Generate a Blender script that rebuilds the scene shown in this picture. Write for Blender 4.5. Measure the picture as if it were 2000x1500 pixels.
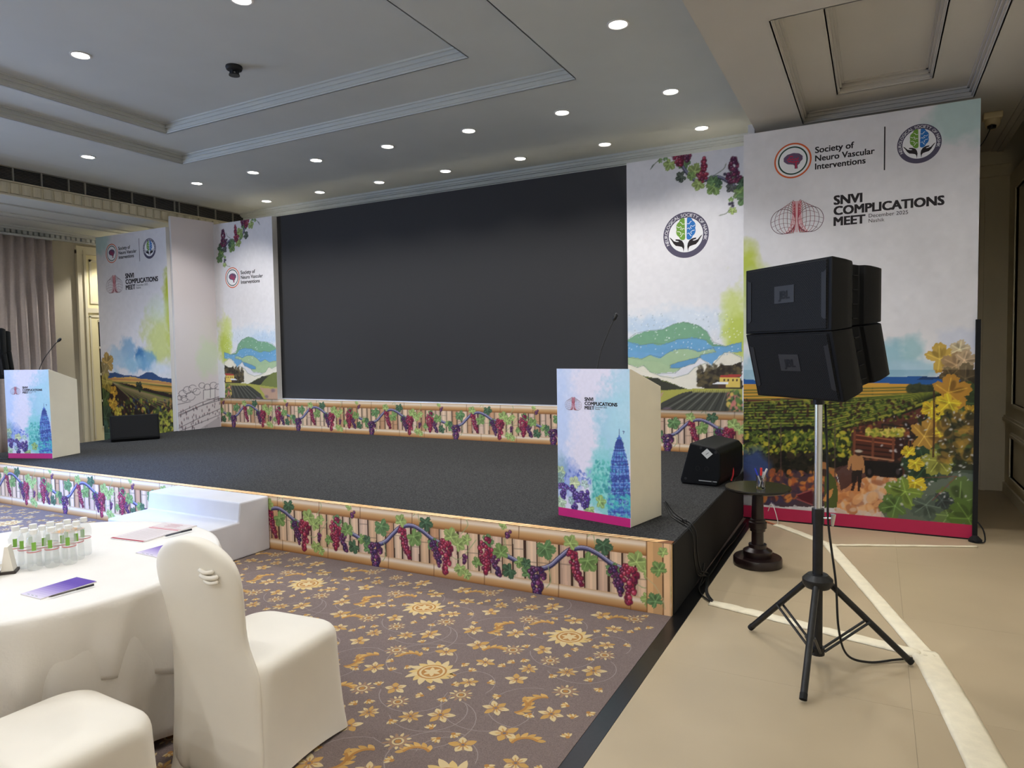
import bpy, math, random
import numpy as np
from mathutils import Vector, Matrix

for o in list(bpy.data.objects): bpy.data.objects.remove(o)
SC = bpy.context.scene
COL = SC.collection
rnd = random.Random(7)
PI = math.pi

# ------------------------------------------------------------------ camera
F_PX, YAW, PITCH, ROLL = 1336.226, 0.4891, -0.048304, -0.016018
CAM = Vector((1.103, -4.1237, 1.66))
_cy, _sy, _cp, _sp = math.cos(YAW), math.sin(YAW), math.cos(PITCH), math.sin(PITCH)
_f = Vector((-_sy*_cp, _cy*_cp, _sp)); _r = Vector((_cy, _sy, 0)); _u = _r.cross(_f)
_cr, _sr = math.cos(ROLL), math.sin(ROLL)
RGT = _cr*_r + _sr*_u; UPV = -_sr*_r + _cr*_u; FWD = _f
cd = bpy.data.cameras.new('camera'); cd.sensor_width = 36.0; cd.lens = F_PX/2000*36; cd.clip_start = .02; cd.clip_end = 100
cam = bpy.data.objects.new('camera', cd); COL.objects.link(cam)
mw = Matrix.Identity(4)
for i in range(3):
    mw[i][0], mw[i][1], mw[i][2], mw[i][3] = RGT[i], UPV[i], -FWD[i], CAM[i]
cam.matrix_world = mw
SC.camera = cam
SC.view_settings.view_transform = 'Standard'; SC.view_settings.look = 'None'
SC.view_settings.exposure = 0.0; SC.view_settings.gamma = 1.0
SC.view_settings.use_curve_mapping = False

# ------------------------------------------------------------------ world
wd = bpy.data.worlds.new('world'); SC.world = wd; wd.use_nodes = True
wd.node_tree.nodes['Background'].inputs[0].default_value = (.46, .63, 1, 1)   # daylight sky, seen only through the window of the left wall
wd.node_tree.nodes['Background'].inputs[1].default_value = 13.0

# lamp power of the recessed downlights (watts) and the colour of their light
LAMP_W = 62.0
WARM = (1.0, .965, .91); NEUTRAL = (.95, .975, 1.0); COOL = (.72, .84, 1.0)

# ------------------------------------------------------------------ helpers
def ray(x, y):
    return RGT*((x-1000)/F_PX) - UPV*((y-750)/F_PX) + FWD
def W(x, y, axis, val):
    d = ray(x, y); t = (val-CAM[axis])/d[axis]; return CAM + d*t
def plane_map(O, U):
    """photo pixel -> (u,v) in metres on the upright plane through O along U"""
    O = Vector(O); U = Vector(U).normalized(); N = U.cross(Vector((0, 0, 1)))
    def m(x, y):
        d = ray(x, y); t = (O-CAM).dot(N)/d.dot(N); p = CAM+d*t
        return ((p-O).dot(U), p.z-O.z)
    return m
def lin(c):
    return tuple((v/255/12.92 if v/255 <= .04045 else ((v/255+.055)/1.055)**2.4) for v in c)

MATS = {}
def mat(name, col=(200, 200, 200), rough=.6, metal=0., var=0., vscale=8., bump=0., bscale=60., spec=.5, trans=0., alpha=1., emit=None, estr=0., ior=1.45, coat=0., det=4.):
    if name in MATS: return MATS[name]
    m = bpy.data.materials.new(name); m.use_nodes = True; nt = m.node_tree; b = nt.nodes['Principled BSDF']
    L = lin(col); b.inputs['Base Color'].default_value = (*L, 1)
    b.inputs['Roughness'].default_value = rough; b.inputs['Metallic'].default_value = metal
    b.inputs['Specular IOR Level'].default_value = spec; b.inputs['IOR'].default_value = ior
    b.inputs['Transmission Weight'].default_value = trans; b.inputs['Coat Weight'].default_value = coat
    b.inputs['Alpha'].default_value = alpha
    if emit:
        b.inputs['Emission Color'].default_value = (*emit, 1); b.inputs['Emission Strength'].default_value = estr
    if var or bump:
        tc = nt.nodes.new('ShaderNodeTexCoord')
    if var:
        n = nt.nodes.new('ShaderNodeTexNoise'); n.inputs['Scale'].default_value = vscale; n.inputs['Detail'].default_value = det
        nt.links.new(tc.outputs['Object'], n.inputs['Vector'])
        r = nt.nodes.new('ShaderNodeValToRGB')
        r.color_ramp.elements[0].position = .3; r.color_ramp.elements[1].position = .7
        r.color_ramp.elements[0].color = (*[v*(1-var) for v in L], 1); r.color_ramp.elements[1].color = (*[min(1, v*(1+var)) for v in L], 1)
        nt.links.new(n.outputs['Fac'], r.inputs['Fac']); nt.links.new(r.outputs['Color'], b.inputs['Base Color'])
    if bump:
        n2 = nt.nodes.new('ShaderNodeTexNoise'); n2.inputs['Scale'].default_value = bscale; n2.inputs['Detail'].default_value = 3
        nt.links.new(tc.outputs['Object'], n2.inputs['Vector'])
        bp = nt.nodes.new('ShaderNodeBump'); bp.inputs['Strength'].default_value = bump; bp.inputs['Distance'].default_value = .01
        nt.links.new(n2.outputs['Fac'], bp.inputs['Height']); nt.links.new(bp.outputs['Normal'], b.inputs['Normal'])
    MATS[name] = m; return m

def ink_mat(name, rough=.5, spec=.35):
    if name in MATS: return MATS[name]
    m = bpy.data.materials.new(name); m.use_nodes = True; nt = m.node_tree; b = nt.nodes['Principled BSDF']
    a = nt.nodes.new('ShaderNodeAttribute'); a.attribute_name = 'ink'
    nt.links.new(a.outputs['Color'], b.inputs['Base Color'])
    b.inputs['Roughness'].default_value = rough; b.inputs['Specular IOR Level'].default_value = spec
    MATS[name] = m; return m

def tag(o, label, cat, group=None, kind=None):
    o['label'] = label; o['category'] = cat
    if group: o['group'] = group
    if kind: o['kind'] = kind
    return o
def struct(o, label=None):
    o['kind'] = 'structure'
    if label: o['label'] = label
    return o
def empty(name, loc=(0, 0, 0), rz=0., parent=None, rx=0.):
    o = bpy.data.objects.new(name, None); COL.objects.link(o); o.location = loc; o.rotation_euler = (rx, 0, rz)
    o.empty_display_size = .1
    if parent: o.parent = parent
    return o
def link(name, me, m, parent=None, loc=None, rz=0.):
    o = bpy.data.objects.new(name, me); COL.objects.link(o)
    if m and not me.materials: me.materials.append(m)
    if parent: o.parent = parent
    if loc: o.location = loc
    if rz: o.rotation_euler = (0, 0, rz)
    return o
def dup(o, parent=None, loc=None, rz=None):
    c = o.copy(); COL.objects.link(c); c.parent = parent
    if loc is not None: c.location = loc
    if rz is not None: c.rotation_euler = (o.rotation_euler[0], 0, rz)
    for ch in list(o.children): dup(ch, c)
    return c

class MB:
    def __init__(s): s.V = []; s.F = []
    def add(s, V, F):
        n = len(s.V); s.V += [tuple(v) for v in V]; s.F += [tuple(i+n for i in f) for f in F]; return s
    def box(s, x0, y0, z0, x1, y1, z1):
        V = [(x0, y0, z0), (x1, y0, z0), (x1, y1, z0), (x0, y1, z0), (x0, y0, z1), (x1, y0, z1), (x1, y1, z1), (x0, y1, z1)]
        return s.add(V, [(0, 3, 2, 1), (4, 5, 6, 7), (0, 1, 5, 4), (1, 2, 6, 5), (2, 3, 7, 6), (3, 0, 4, 7)])
    def prism(s, poly, d, to=None):
        """poly: list of (a,b); to(a,b,c)->xyz ; c from 0 to d"""
        to = to or (lambda a, b, c: (a, b, c)); n = len(poly)
        V = [to(a, b, 0) for a, b in poly]+[to(a, b, d) for a, b in poly]
        F = [tuple(range(n))[::-1], tuple(range(n, 2*n))]+[(i, (i+1) % n, n+(i+1) % n, n+i) for i in range(n)]
        return s.add(V, F)
    def lathe(s, prof, c=(0, 0, 0), n=24, close=True):
        V = []; F = []; k = len(prof)
        for i in range(n):
            t = 2*PI*i/n
            for r, z in prof: V.append((c[0]+r*math.cos(t), c[1]+r*math.sin(t), c[2]+z))
        for i in range(n):
            j = (i+1) % n
            for q in range(k-1): F.append((i*k+q, j*k+q, j*k+q+1, i*k+q+1))
        if close:
            F.append(tuple(i*k for i in range(n))[::-1]); F.append(tuple(i*k+k-1 for i in range(n)))
        return s.add(V, F)
    def tube(s, pts, r, n=8, cap=True):
        pts = [Vector(p) for p in pts]; R = r if isinstance(r, (list, tuple)) else [r]*len(pts)
        V = []; F = []; up = Vector((0, 0, 1)); prev = None
        for i, p in enumerate(pts):
            d = (pts[min(i+1, len(pts)-1)]-pts[max(i-1, 0)]).normalized()
            if prev is None:
                a = d.orthogonal().normalized()
            else:
                a = (prev-d*prev.dot(d)).normalized()
            prev = a; b = d.cross(a)
            for k in range(n):
                t = 2*PI*k/n; V.append(p+(a*math.cos(t)+b*math.sin(t))*R[i])
        m = len(pts)
        for i in range(m-1):
            for k in range(n): F.append((i*n+k, i*n+(k+1) % n, (i+1)*n+(k+1) % n, (i+1)*n+k))
        if cap: F.append(tuple(range(n))[::-1]); F.append(tuple((m-1)*n+k for k in range(n)))
        return s.add(V, F)
    def rings(s, R, cap0=True, cap1=True):
        n = len(R[0]); V = [v for r in R for v in r]; F = []
        for i in range(len(R)-1):
            for k in range(n): F.append((i*n+k, i*n+(k+1) % n, (i+1)*n+(k+1) % n, (i+1)*n+k))
        if cap0: F.append(tuple(range(n))[::-1])
        if cap1: F.append(tuple((len(R)-1)*n+k for k in range(n)))
        return s.add(V, F)
    def build(s, name, m, parent=None, smooth=False, bevel=0., sub=0, loc=None, rz=0.):
        me = bpy.data.meshes.new(name); me.from_pydata(s.V, [], s.F); me.update()
        if smooth:
            me.polygons.foreach_set('use_smooth', [True]*len(me.polygons))
            if smooth != 'all': me.set_sharp_from_angle(angle=math.radians(40))
        o = link(name, me, m, parent, loc, rz)
        if bevel:
            b = o.modifiers.new('bevel', 'BEVEL'); b.width = bevel; b.segments = 2; b.limit_method = 'ANGLE'; b.angle_limit = .6
        if sub:
            q = o.modifiers.new('sub', 'SUBSURF'); q.levels = sub; q.render_levels = sub
        return o
def bx(name, m, x0, y0, z0, x1, y1, z1, parent=None, bevel=0.):
    return MB().box(x0, y0, z0, x1, y1, z1).build(name, m, parent, bevel=bevel)
def curve_pts(P, n=8):
    """Catmull-Rom through P"""
    P = [Vector(p) for p in P]; out = []
    for i in range(len(P)-1):
        a, b, c, d = P[max(i-1, 0)], P[i], P[i+1], P[min(i+2, len(P)-1)]
        for k in range(n):
            t = k/n; out.append(.5*((2*b)+(c-a)*t+(2*a-5*b+4*c-d)*t*t+(3*b-a-3*c+d)*t**3))
    return out+[P[-1]]

# ------------------------------------------------------------------ print: colour grids (paintings) and flat ink shapes (lettering, emblems)
def fbm(ny, nx, cells, seed, octv=4):
    g = np.random.default_rng(seed); out = np.zeros((ny, nx)); amp = 1.; tot = 0.
    for o in range(octv):
        c = cells*(2**o); gy = max(2, int(c*ny/max(nx, ny))+2); gx = max(2, int(c*nx/max(nx, ny))+2)
        a = g.random((gy+1, gx+1)); yy = np.linspace(0, gy-1e-6, ny); xx = np.linspace(0, gx-1e-6, nx)
        y0 = yy.astype(int); x0 = xx.astype(int); fy = (yy-y0); fx = (xx-x0); fy = fy*fy*(3-2*fy); fx = fx*fx*(3-2*fx)
        A = a[y0][:, x0]; B = a[y0][:, x0+1]; C = a[y0+1][:, x0]; D = a[y0+1][:, x0+1]
        out += amp*((A*(1-fx)+B*fx)*(1-fy)[:, None]+(C*(1-fx)+D*fx)*fy[:, None]); tot += amp; amp *= .5
    return out/tot
class Canvas:
    def __init__(s, w, h, res, col, seed=1):
        s.w, s.h = w, h; s.nx = int(round(w/res))+1; s.ny = int(round(h/res))+1; s.rx = w/(s.nx-1); s.ry = h/(s.ny-1)
        s.a = np.empty((s.ny, s.nx, 3)); s.a[:] = np.array(col, float); s.n = fbm(s.ny, s.nx, 14, seed); s.n2 = fbm(s.ny, s.nx, 60, seed+5, 3)
        s.m = lambda x, y: (x, y)
    def win(s, u0, u1, v0, v1):
        i0 = max(0, int(u0/s.rx)); i1 = min(s.nx, int(u1/s.rx)+2); j0 = max(0, int(v0/s.ry)); j1 = min(s.ny, int(v1/s.ry)+2)
        if i1 <= i0 or j1 <= j0: return None
        X, Y = np.meshgrid(np.arange(i0, i1)*s.rx, np.arange(j0, j1)*s.ry); return slice(j0, j1), slice(i0, i1), X, Y
    def mix(s, sl, al, col):
        a = s.a[sl]; s.a[sl] = a+(np.array(col, float)-a)*al[..., None]
    def poly(s, pts, col, al=1., px=True, rag=0.):
        P = [s.m(*p) for p in pts] if px else pts; P = np.array(P)
        w = s.win(P[:, 0].min(), P[:, 0].max(), P[:, 1].min(), P[:, 1].max())
        if w is None: return
        j, i, X, Y = w
        if rag:
            X = X+(s.n2[j, i]-.5)*rag; Y = Y+(s.n[j, i]-.5)*rag
        ins = np.zeros(X.shape, bool); n = len(P)
        for k in range(n):
            x0, y0 = P[k]; x1, y1 = P[(k+1) % n]
            if y0 == y1: continue
            c = ((Y < y0) != (Y < y1)) & (X < (x1-x0)*(Y-y0)/(y1-y0)+x0); ins ^= c
        s.mix((j, i), ins*al, col)
    def ell(s, u, v, a, b, col, al=1., rot=0., soft=0.):
        R = max(a, b)*(1+soft); w = s.win(u-R, u+R, v-R, v+R)
        if w is None: return
        j, i, X, Y = w; X = X-u; Y = Y-v; c, q = math.cos(rot), math.sin(rot)
        d = np.sqrt(((X*c+Y*q)/a)**2+((-X*q+Y*c)/b)**2)
        e = soft if soft else min(.5, .7*s.rx/min(a, b))
        s.mix((j, i), np.clip((1+e-d)/(2*e) if e else d < 1, 0, 1)*al, col)
    def blob(s, x, y, a, b, col, al=.8, rag=.5, rot=0., px=True, soft=.35):
        u, v = s.m(x, y) if px else (x, y); R = max(a, b)*(1+rag+soft); w = s.win(u-R, u+R, v-R, v+R)
        if w is None: return
        j, i, X, Y = w; X = X-u; Y = Y-v; c, q = math.cos(rot), math.sin(rot)
        d = np.sqrt(((X*c+Y*q)/a)**2+((-X*q+Y*c)/b)**2)+(s.n[j, i]-.5)*2*rag+(s.n2[j, i]-.5)*rag
        s.mix((j, i), np.clip((1+soft-d)/(2*soft), 0, 1)*al, col)
    def line(s, pts, wd, col, al=1., px=True):
        P = [s.m(*p) for p in pts] if px else pts
        for (x0, y0), (x1, y1) in zip(P[:-1], P[1:]):
            w = s.win(min(x0, x1)-wd, max(x0, x1)+wd, min(y0, y1)-wd, max(y0, y1)+wd)
            if w is None: continue
            j, i, X, Y = w; dx, dy = x1-x0, y1-y0; L = dx*dx+dy*dy+1e-12
            t = np.clip(((X-x0)*dx+(Y-y0)*dy)/L, 0, 1); d = np.hypot(X-x0-t*dx, Y-y0-t*dy)
            s.mix((j, i), np.clip((wd/2+s.rx*.5-d)/s.rx, 0, 1)*al, col)
    def leaf(s, u, v, r, rot, col, al=1., vein=True, seed=0):
        g = random.Random(seed*77+int(u*1000)); P = []
        for k in range(40):
            t = -PI+2*PI*k/40
            q = .62+.30*abs(math.cos(2.5*t))**.8+.07*((k % 2)*2-1)*.6
            q *= 1-.45*max(0, math.cos(t-PI))**6
            P.append((u+r*q*math.cos(t+rot), v+r*q*math.sin(t+rot)))
        s.poly(P, col, al, px=False)
        dk = [c*.72 for c in col]; lt = [min(255, c*1.25+18) for c in col]
        for k in range(5):
            t = rot+g.uniform(-2, 2); s.ell(u+r*.35*math.cos(t), v+r*.35*math.sin(t), r*.26, r*.12, dk, .55*al, t)
        if vein:
            for t in (0, 1.25, -1.25, 2.3, -2.3):
                s.line([(u-r*.1*math.cos(rot), v-r*.1*math.sin(rot)), (u+r*.72*math.cos(t+rot), v+r*.72*math.sin(t+rot))], max(r*.035, s.rx), lt, .8*al, px=False)
    def bunch(s, u, v, w, h, r, cols, seed, rot=0.):
        """bunch of printed grapes hanging from (u, v+h/2); widest near the top"""
        g = random.Random(seed); n = int(w*h*.75/(r*r*1.7)); L = []
        for k in range(n):
            t = g.random(); hw = w/2*(1-.8*t**1.3)*(.55+.45*min(1, t*6)); L.append((t, g.uniform(-hw, hw)))
        L.sort(key=lambda q: -abs(q[1])-q[0]*.0)
        for t, x in L:
            y = h/2-t*h; c, q = math.cos(rot), math.sin(rot); X = u+x*c-y*q; Y = v+x*q+y*c
            col = cols[g.randrange(len(cols))]; rr = r*g.uniform(.8, 1.1)
            s.ell(X, Y, rr*1.12, rr*1.12, [c_*.35 for c_ in col]); s.ell(X, Y, rr*.95, rr*.95, col)
            s.ell(X-rr*.3, Y+rr*.3, rr*.35, rr*.3, [min(255, c_*.6+115) for c_ in col], .9)
    def mute(s, sat=.82, grain=.02):
        g = s.a.mean(-1, keepdims=True); s.a = (g+(s.a-g)*sat)*(1+(s.n2-.5)[..., None]*2*grain)
    def deepen(s, v0, g):
        j = int(v0/s.ry); s.a[:j] = 255*(np.clip(s.a[:j], 0, 255)/255)**g      # richer inks in the landscape part
    def linear(s):
        c = np.clip(s.a/255., 0, 1); return np.where(c <= .04045, c/12.92, ((c+.055)/1.055)**2.4)
def grid_obj(name, cv, m, parent=None, loc=(0, 0, 0), mirror=False, width=None):
    ny, nx = cv.ny, cv.nx; L = cv.linear()
    if mirror: L = L[:, ::-1]
    X, Z = np.meshgrid(np.linspace(0, width or cv.w, nx), np.linspace(0, cv.h, ny))
    co = np.stack([X, np.zeros_like(X), Z], -1).reshape(-1, 3).astype(np.float32)
    idx = np.arange(nx*ny).reshape(ny, nx); q = np.stack([idx[:-1, :-1], idx[:-1, 1:], idx[1:, 1:], idx[1:, :-1]], -1).reshape(-1, 4)
    me = bpy.data.meshes.new(name); me.vertices.add(len(co)); me.vertices.foreach_set('co', co.ravel())
    me.loops.add(q.size); me.loops.foreach_set('vertex_index', q.ravel().astype(np.int32))
    me.polygons.add(len(q)); me.polygons.foreach_set('loop_start', (np.arange(len(q))*4).astype(np.int32))
    me.update(calc_edges=True)
    at = me.attributes.new('ink', 'FLOAT_COLOR', 'POINT')
    at.data.foreach_set('color', np.concatenate([L.reshape(-1, 3), np.ones((nx*ny, 1))], 1).astype(np.float32).ravel())
    return link(name, me, m, parent, loc)

_TX = {}
def glyphs(s, bold):
    k = s
    if k in _TX: return _TX[k]
    cu = bpy.data.curves.new('t', 'FONT'); cu.body = s; cu.size = 1; cu.resolution_u = 3
    ob = bpy.data.objects.new('t', cu); COL.objects.link(ob); bpy.context.view_layer.update()
    me = bpy.data.meshes.new_from_object(ob.evaluated_get(bpy.context.evaluated_depsgraph_get()))
    V = [(v.co.x, v.co.y) for v in me.vertices]; Fc = [tuple(p.vertices) for p in me.polygons]
    bpy.data.objects.remove(ob); bpy.data.curves.remove(cu); bpy.data.meshes.remove(me)
    x0 = min((v[0] for v in V), default=0); x1 = max((v[0] for v in V), default=.3)
    _TX[k] = (V, Fc, x0, x1); return _TX[k]
class Ink:
    """flat printed shapes in (u,v); later shapes lie a hair in front of earlier ones"""
    def __init__(s, y0=.0012): s.V = []; s.F = []; s.C = []; s.k = 0; s.y0 = y0
    def add(s, P, F, col):
        n = len(s.V); y = -(s.y0+s.k*1.5e-5); s.k += 1; c = (*lin(col), 1)
        s.V += [(p[0], y, p[1]) for p in P]; s.F += [tuple(i+n for i in f) for f in F]; s.C += [c]*len(P)
    def poly(s, P, col): s.add(P, [tuple(range(len(P)))], col)
    def disc(s, u, v, r, col, n=40, ry=None): s.poly([(u+r*math.cos(2*PI*k/n), v+(ry or r)*math.sin(2*PI*k/n)) for k in range(n)], col)
    def ring(s, u, v, r0, r1, col, n=48):
        P = [(u+r*math.cos(2*PI*k/n), v+r*math.sin(2*PI*k/n)) for r in (r0, r1) for k in range(n)]
        s.add(P, [(k, (k+1) % n, n+(k+1) % n, n+k) for k in range(n)], col)
    def ribbon(s, P, w, col):
        A = []; n = len(P)
        for i, (x, y) in enumerate(P):
            x0, y0 = P[max(i-1, 0)]; x1, y1 = P[min(i+1, n-1)]; d = math.hypot(x1-x0, y1-y0) or 1
            nx, ny = -(y1-y0)/d*w/2, (x1-x0)/d*w/2; A += [(x+nx, y+ny), (x-nx, y-ny)]
        s.add(A, [(2*i, 2*i+1, 2*i+3, 2*i+2) for i in range(n-1)], col)
    def text(s, t, u0, v0, u1, col, bold=0.):
        V, Fc, x0, x1 = glyphs(t, bold); b = bold; k = (u1-u0)/(x1-x0+2*b); B = [(-b, -b*.6), (b, -b*.6), (-b, b*.6), (b, b*.6), (0, 0)] if b else [(0, 0)]
        for dx, dy in B: s.add([(u0+(x-x0+b+dx)*k, v0+(y+dy)*k) for x, y in V], Fc, col)
    def arc_text(s, t, u, v, r, a0, a1, size, col, bold=0.):
        adv = [(glyphs(c, bold)[3]-glyphs(c, bold)[2] if c != ' ' else .25)+.11 for c in t]; tot = sum(adv); p = 0
        for c, w in zip(t, adv):
            if c != ' ':
                V, Fc, x0, x1 = glyphs(c, bold); a = a0+(a1-a0)*(p+w/2)/tot; b = a-PI/2; m = (x0+x1)/2
                P = []
                for x, y in V:
                    X = (x-m)*size; Y = (y-.35)*size; P.append((u+r*math.cos(a)+X*math.cos(b)-Y*math.sin(b), v+r*math.sin(a)+X*math.sin(b)+Y*math.cos(b)))
                s.add(P, Fc, col)
            p += w
    def build(s, name, parent, m=None):
        me = bpy.data.meshes.new(name); me.from_pydata(s.V, [], s.F); me.update()
        at = me.attributes.new('ink', 'FLOAT_COLOR', 'POINT'); at.data.foreach_set('color', np.array(s.C, np.float32).ravel())
        return link(name, me, m or INK, parent)
INK = ink_mat('printed_vinyl', .55, .3)

BLACKTXT = (34, 28, 32)
def brain_half(ink, u, v, R, side, col):
    P = [(u, v-.52*R)]
    for k in range(0, 41):
        t = -PI/2+PI*k/40; q = 1+.10*abs(math.sin(4*t))
        P.append((u+side*(.03+.50*math.cos(t)*q)*R*.96, v+.62*math.sin(t)*q*R))
    ink.poly(P, col); w = R*.034; W_ = (240, 242, 240)
    for pts in ([(.04, .3), (.16, .28), (.22, .38), (.3, .42)], [(.5, .18), (.38, .1), (.26, .16), (.22, .06), (.3, -.02)], [(.04, .0), (.14, .04), (.2, -.06)],
                [(.48, -.12), (.34, -.14), (.24, -.22), (.3, -.32)], [(.05, -.3), (.15, -.26), (.2, -.36), (.28, -.46)]):
        ink.ribbon([(u+side*a*R, v+b*R) for a, b in pts], w, W_)
def emblem_hands(ink, u, v, R):
    """grey ring with lettering, two-tone brain held by two black hands"""
    ink.disc(u, v, R, (84, 80, 100), 56); ink.disc(u, v, R*.755, (238, 238, 240), 56)
    ink.arc_text('NEUROLOGICAL SOCIETY OF NASHIK', u, v, R*.875, math.radians(208), math.radians(-20), R*.20, (240, 240, 242), .012)
    brain_half(ink, u-.025*R, v+.27*R, R*.74, -1, (112, 158, 60)); brain_half(ink, u+.035*R, v+.27*R, R*.74, 1, (44, 116, 190))
    H = [(-.72, .10), (-.64, .04), (-.52, -.09), (-.40, -.13), (-.30, -.13), (-.33, -.10), (-.44, -.07), (-.47, -.03), (-.42, -.01), (-.28, -.03), (-.16, -.10), (-.09, -.22), (-.065, -.36), (-.10, -.60), (-.12, -.45), (-.17, -.37), (-.30, -.33), (-.44, -.30), (-.54, -.20), (-.62, -.06), (-.70, .05)]
    for sg in (1, -1): ink.poly([(u+sg*a*R, v+(b-.14)*R) for a, b in H], (36, 30, 32))
def emblem_rings(ink, u, v, R):
    """orange and green rings round a purple-grey brain with red lines"""
    ink.disc(u, v, R, (214, 98, 52), 56); ink.disc(u, v, R*.91, (238, 236, 236), 56)
    ink.disc(u, v, R*.80, (40, 74, 62), 56); ink.disc(u, v, R*.72, (238, 238, 240), 56)
    P = []
    for k in range(44):
        t = 2*PI*k/44; q = 1+.05*abs(math.sin(5*t)); P.append((u+(.02+.50*math.cos(t)*q)*R, v+(.10+.31*math.sin(t)*q)*R))
    ink.poly(P, (104, 84, 112)); ink.poly([(u+a*R, v+b*R) for a, b in ((-.02, -.1), (.46, .0), (.36, -.22), (.26, -.3), (.27, -.48), (.10, -.48), (.10, -.3), (-.02, -.2))], (116, 84, 108))
    for pts in ([(-.3, .05), (-.2, .15), (-.1, .05), (0, .12), (.05, 0), (.15, .1), (.25, .02), (.3, .14)], [(-.25, -.02), (-.1, -.05), (.05, -.1), (.2, -.06), (.32, -.1)], [(.18, -.1), (.17, -.3), (.19, -.46)], [(-.2, .2), (-.1, .26), (.02, .22)]):
        ink.ribbon([(u+a*R, v+b*R) for a, b in pts], R*.06, (196, 40, 76))
def emblem_lobes(ink, u, v, w):
    """fine red and grey line drawing of two mirrored lobes, w wide, base centre at (u,v)"""
    lw = w*.0075; h = w*.70
    for sg in (-1, 1):
        for k, q in enumerate((1, .83, .66, .49, .33, .18)):
            a = .2375*q; b = .36+.14*(1-q)
            ink.ribbon([(u+sg*(.025+a-a*math.cos(PI*i/22))*w, v+(b+b*math.sin(PI*i/22-PI*.5*0))*h) for i in range(-22, 23)], lw*(1.15 if k else 1.5), (150-k*4, 60+k*6, 78) if k > 1 else (96, 66, 78))
        for y, hw in ((.10, .36), (.22, .45), (.36, .46), (.52, .36)):
            ink.ribbon([(u+sg*(.03+hw*i/16)*w, v+(y+.09*math.sin(PI*i/16))*h) for i in range(17)], lw*.9, (116, 78, 90))
        for k in range(5):
            x = .012+.013*k
            ink.ribbon([(u+sg*(x+(.10*k*.35)*(1-i/12)**4+.004*k*(i/12))*w, v+(.02+.9*i/12)*h) for i in range(13)], lw*1.1, (206, 52, 78))
def logo_meet(ink, u0, v0, wd):
    """line emblem + meeting name, wd wide, lower left corner of the emblem at (u0,v0)"""
    k = wd/1.38; emblem_lobes(ink, u0+.2256*k, v0, .451*k)
    for t, a, b, y, bo in (('SNVI', .533, .764, .222, .045), ('COMPLICATIONS', .533, 1.38, .129, .045), ('MEET', .533, .789, .034, .045)): ink.text(t, u0+a*k, v0+y*k, u0+b*k, BLACKTXT, bo)
    ink.text('December 2025', u0+.814*k, v0+.078*k, u0+1.115*k, BLACKTXT, .0); ink.text('Nashik', u0+.814*k, v0+.034*k, u0+.937*k, BLACKTXT, .0)
def logo_society(ink, u0, v0, R):
    """ring emblem centred (u0,v0) with the society name to its right"""
    emblem_rings(ink, u0, v0, R); k = R/.16
    for t, b, y in (('Society of', .317, .040), ('Neuro Vascular', .479, -.034), ('Interventions', .409, -.107)): ink.text(t, u0+.188*k, v0+y*k, u0+(.188+b)*k, BLACKTXT, .026)
# ================================================================== the room
XL, XR, YF, YB = -11.3, 2.39, -9.0, 4.65
M_CEIL = mat('ceiling_paint', (198, 201, 196), .8, var=.03, vscale=1.5)
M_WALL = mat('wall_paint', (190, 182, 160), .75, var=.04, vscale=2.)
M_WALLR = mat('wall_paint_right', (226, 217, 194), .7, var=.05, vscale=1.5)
M_TRIM = mat('trim_paint', (206, 198, 172), .6)
M_DARK = mat('recess_shade', (40, 30, 32), .9)  # dark colour stands in for shade in the recess above the right wall

def ring_boxes(mb, x0, x1, y0, y1, a0, a1, b0, b1, z0, z1):
    return mb.box(x0, y0, z0, a0, y1, z1).box(a1, y0, z0, x1, y1, z1).box(a0, y0, z0, a1, b0, z1).box(a0, b1, z0, a1, y1, z1)

# ---- floor: beige stone slabs in the aisle
M_STONE = mat('beige_stone', (174, 157, 129), .36, var=.08, vscale=1.1, bump=.02, bscale=6, spec=.4, det=3)
floor = struct(bx('floor', mat('floor_bed', (162, 146, 120), .9), XL-.4, YF-.2, -.06, XR+.4, 5.4, -.014))
for i, (xa, xb) in enumerate(((.09, 1.2634), (1.2642, XR+.02))):
    y = -9.0
    while y < 5.3:
        bx('stone_slab', M_STONE, xa, y, -.014, xb, min(y+1.1992, 5.3), 0, floor); y += 1.2
trim = struct(bx('trim_1', mat('black_granite', (22, 21, 22), .28, var=.35, vscale=60), 0.002, YF, -.014, .0885, 3.2, .0012), 'black granite strip between carpet and beige stone floor')

# ---- carpet with woven flowers
M_CARP = mat('carpet_wool', (124, 109, 104), .95, var=.24, vscale=260, bump=.5, bscale=420, spec=.1)
carpet = tag(bx('carpet', M_CARP, XL, YF, -.014, 0.0, YB, .002), 'mauve-grey carpet woven with gold and cream flowers', 'carpet')
def fl(cx, cy):
    p = W(480+cx/2.2222, 1050+cy/2.2222, 2, 0); return (p.x, p.y)
pat = Ink(0)
GOLD = (180, 142, 84); CREAM = (196, 174, 132); ORNG = (164, 120, 70); BRN = (148, 120, 98); PALE = (146, 134, 128)
def petal(c, a, r0, r1, w, col, curl=0.):
    P = []
    for k in range(7):
        t = k/6; ww = w*math.sin(PI*min(1, .12+.88*t))**.8*(1 if t < .95 else .2); rr = r0+(r1-r0)*t; b = a+curl*t
        P.append((rr, b, ww))
    L = [(c[0]+r*math.cos(b)-w_*math.sin(b), c[1]+r*math.sin(b)+w_*math.cos(b)) for r, b, w_ in P]
    R = [(c[0]+r*math.cos(b)+w_*math.sin(b), c[1]+r*math.sin(b)-w_*math.cos(b)) for r, b, w_ in P]
    pat.poly(L+R[::-1], col)
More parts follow.
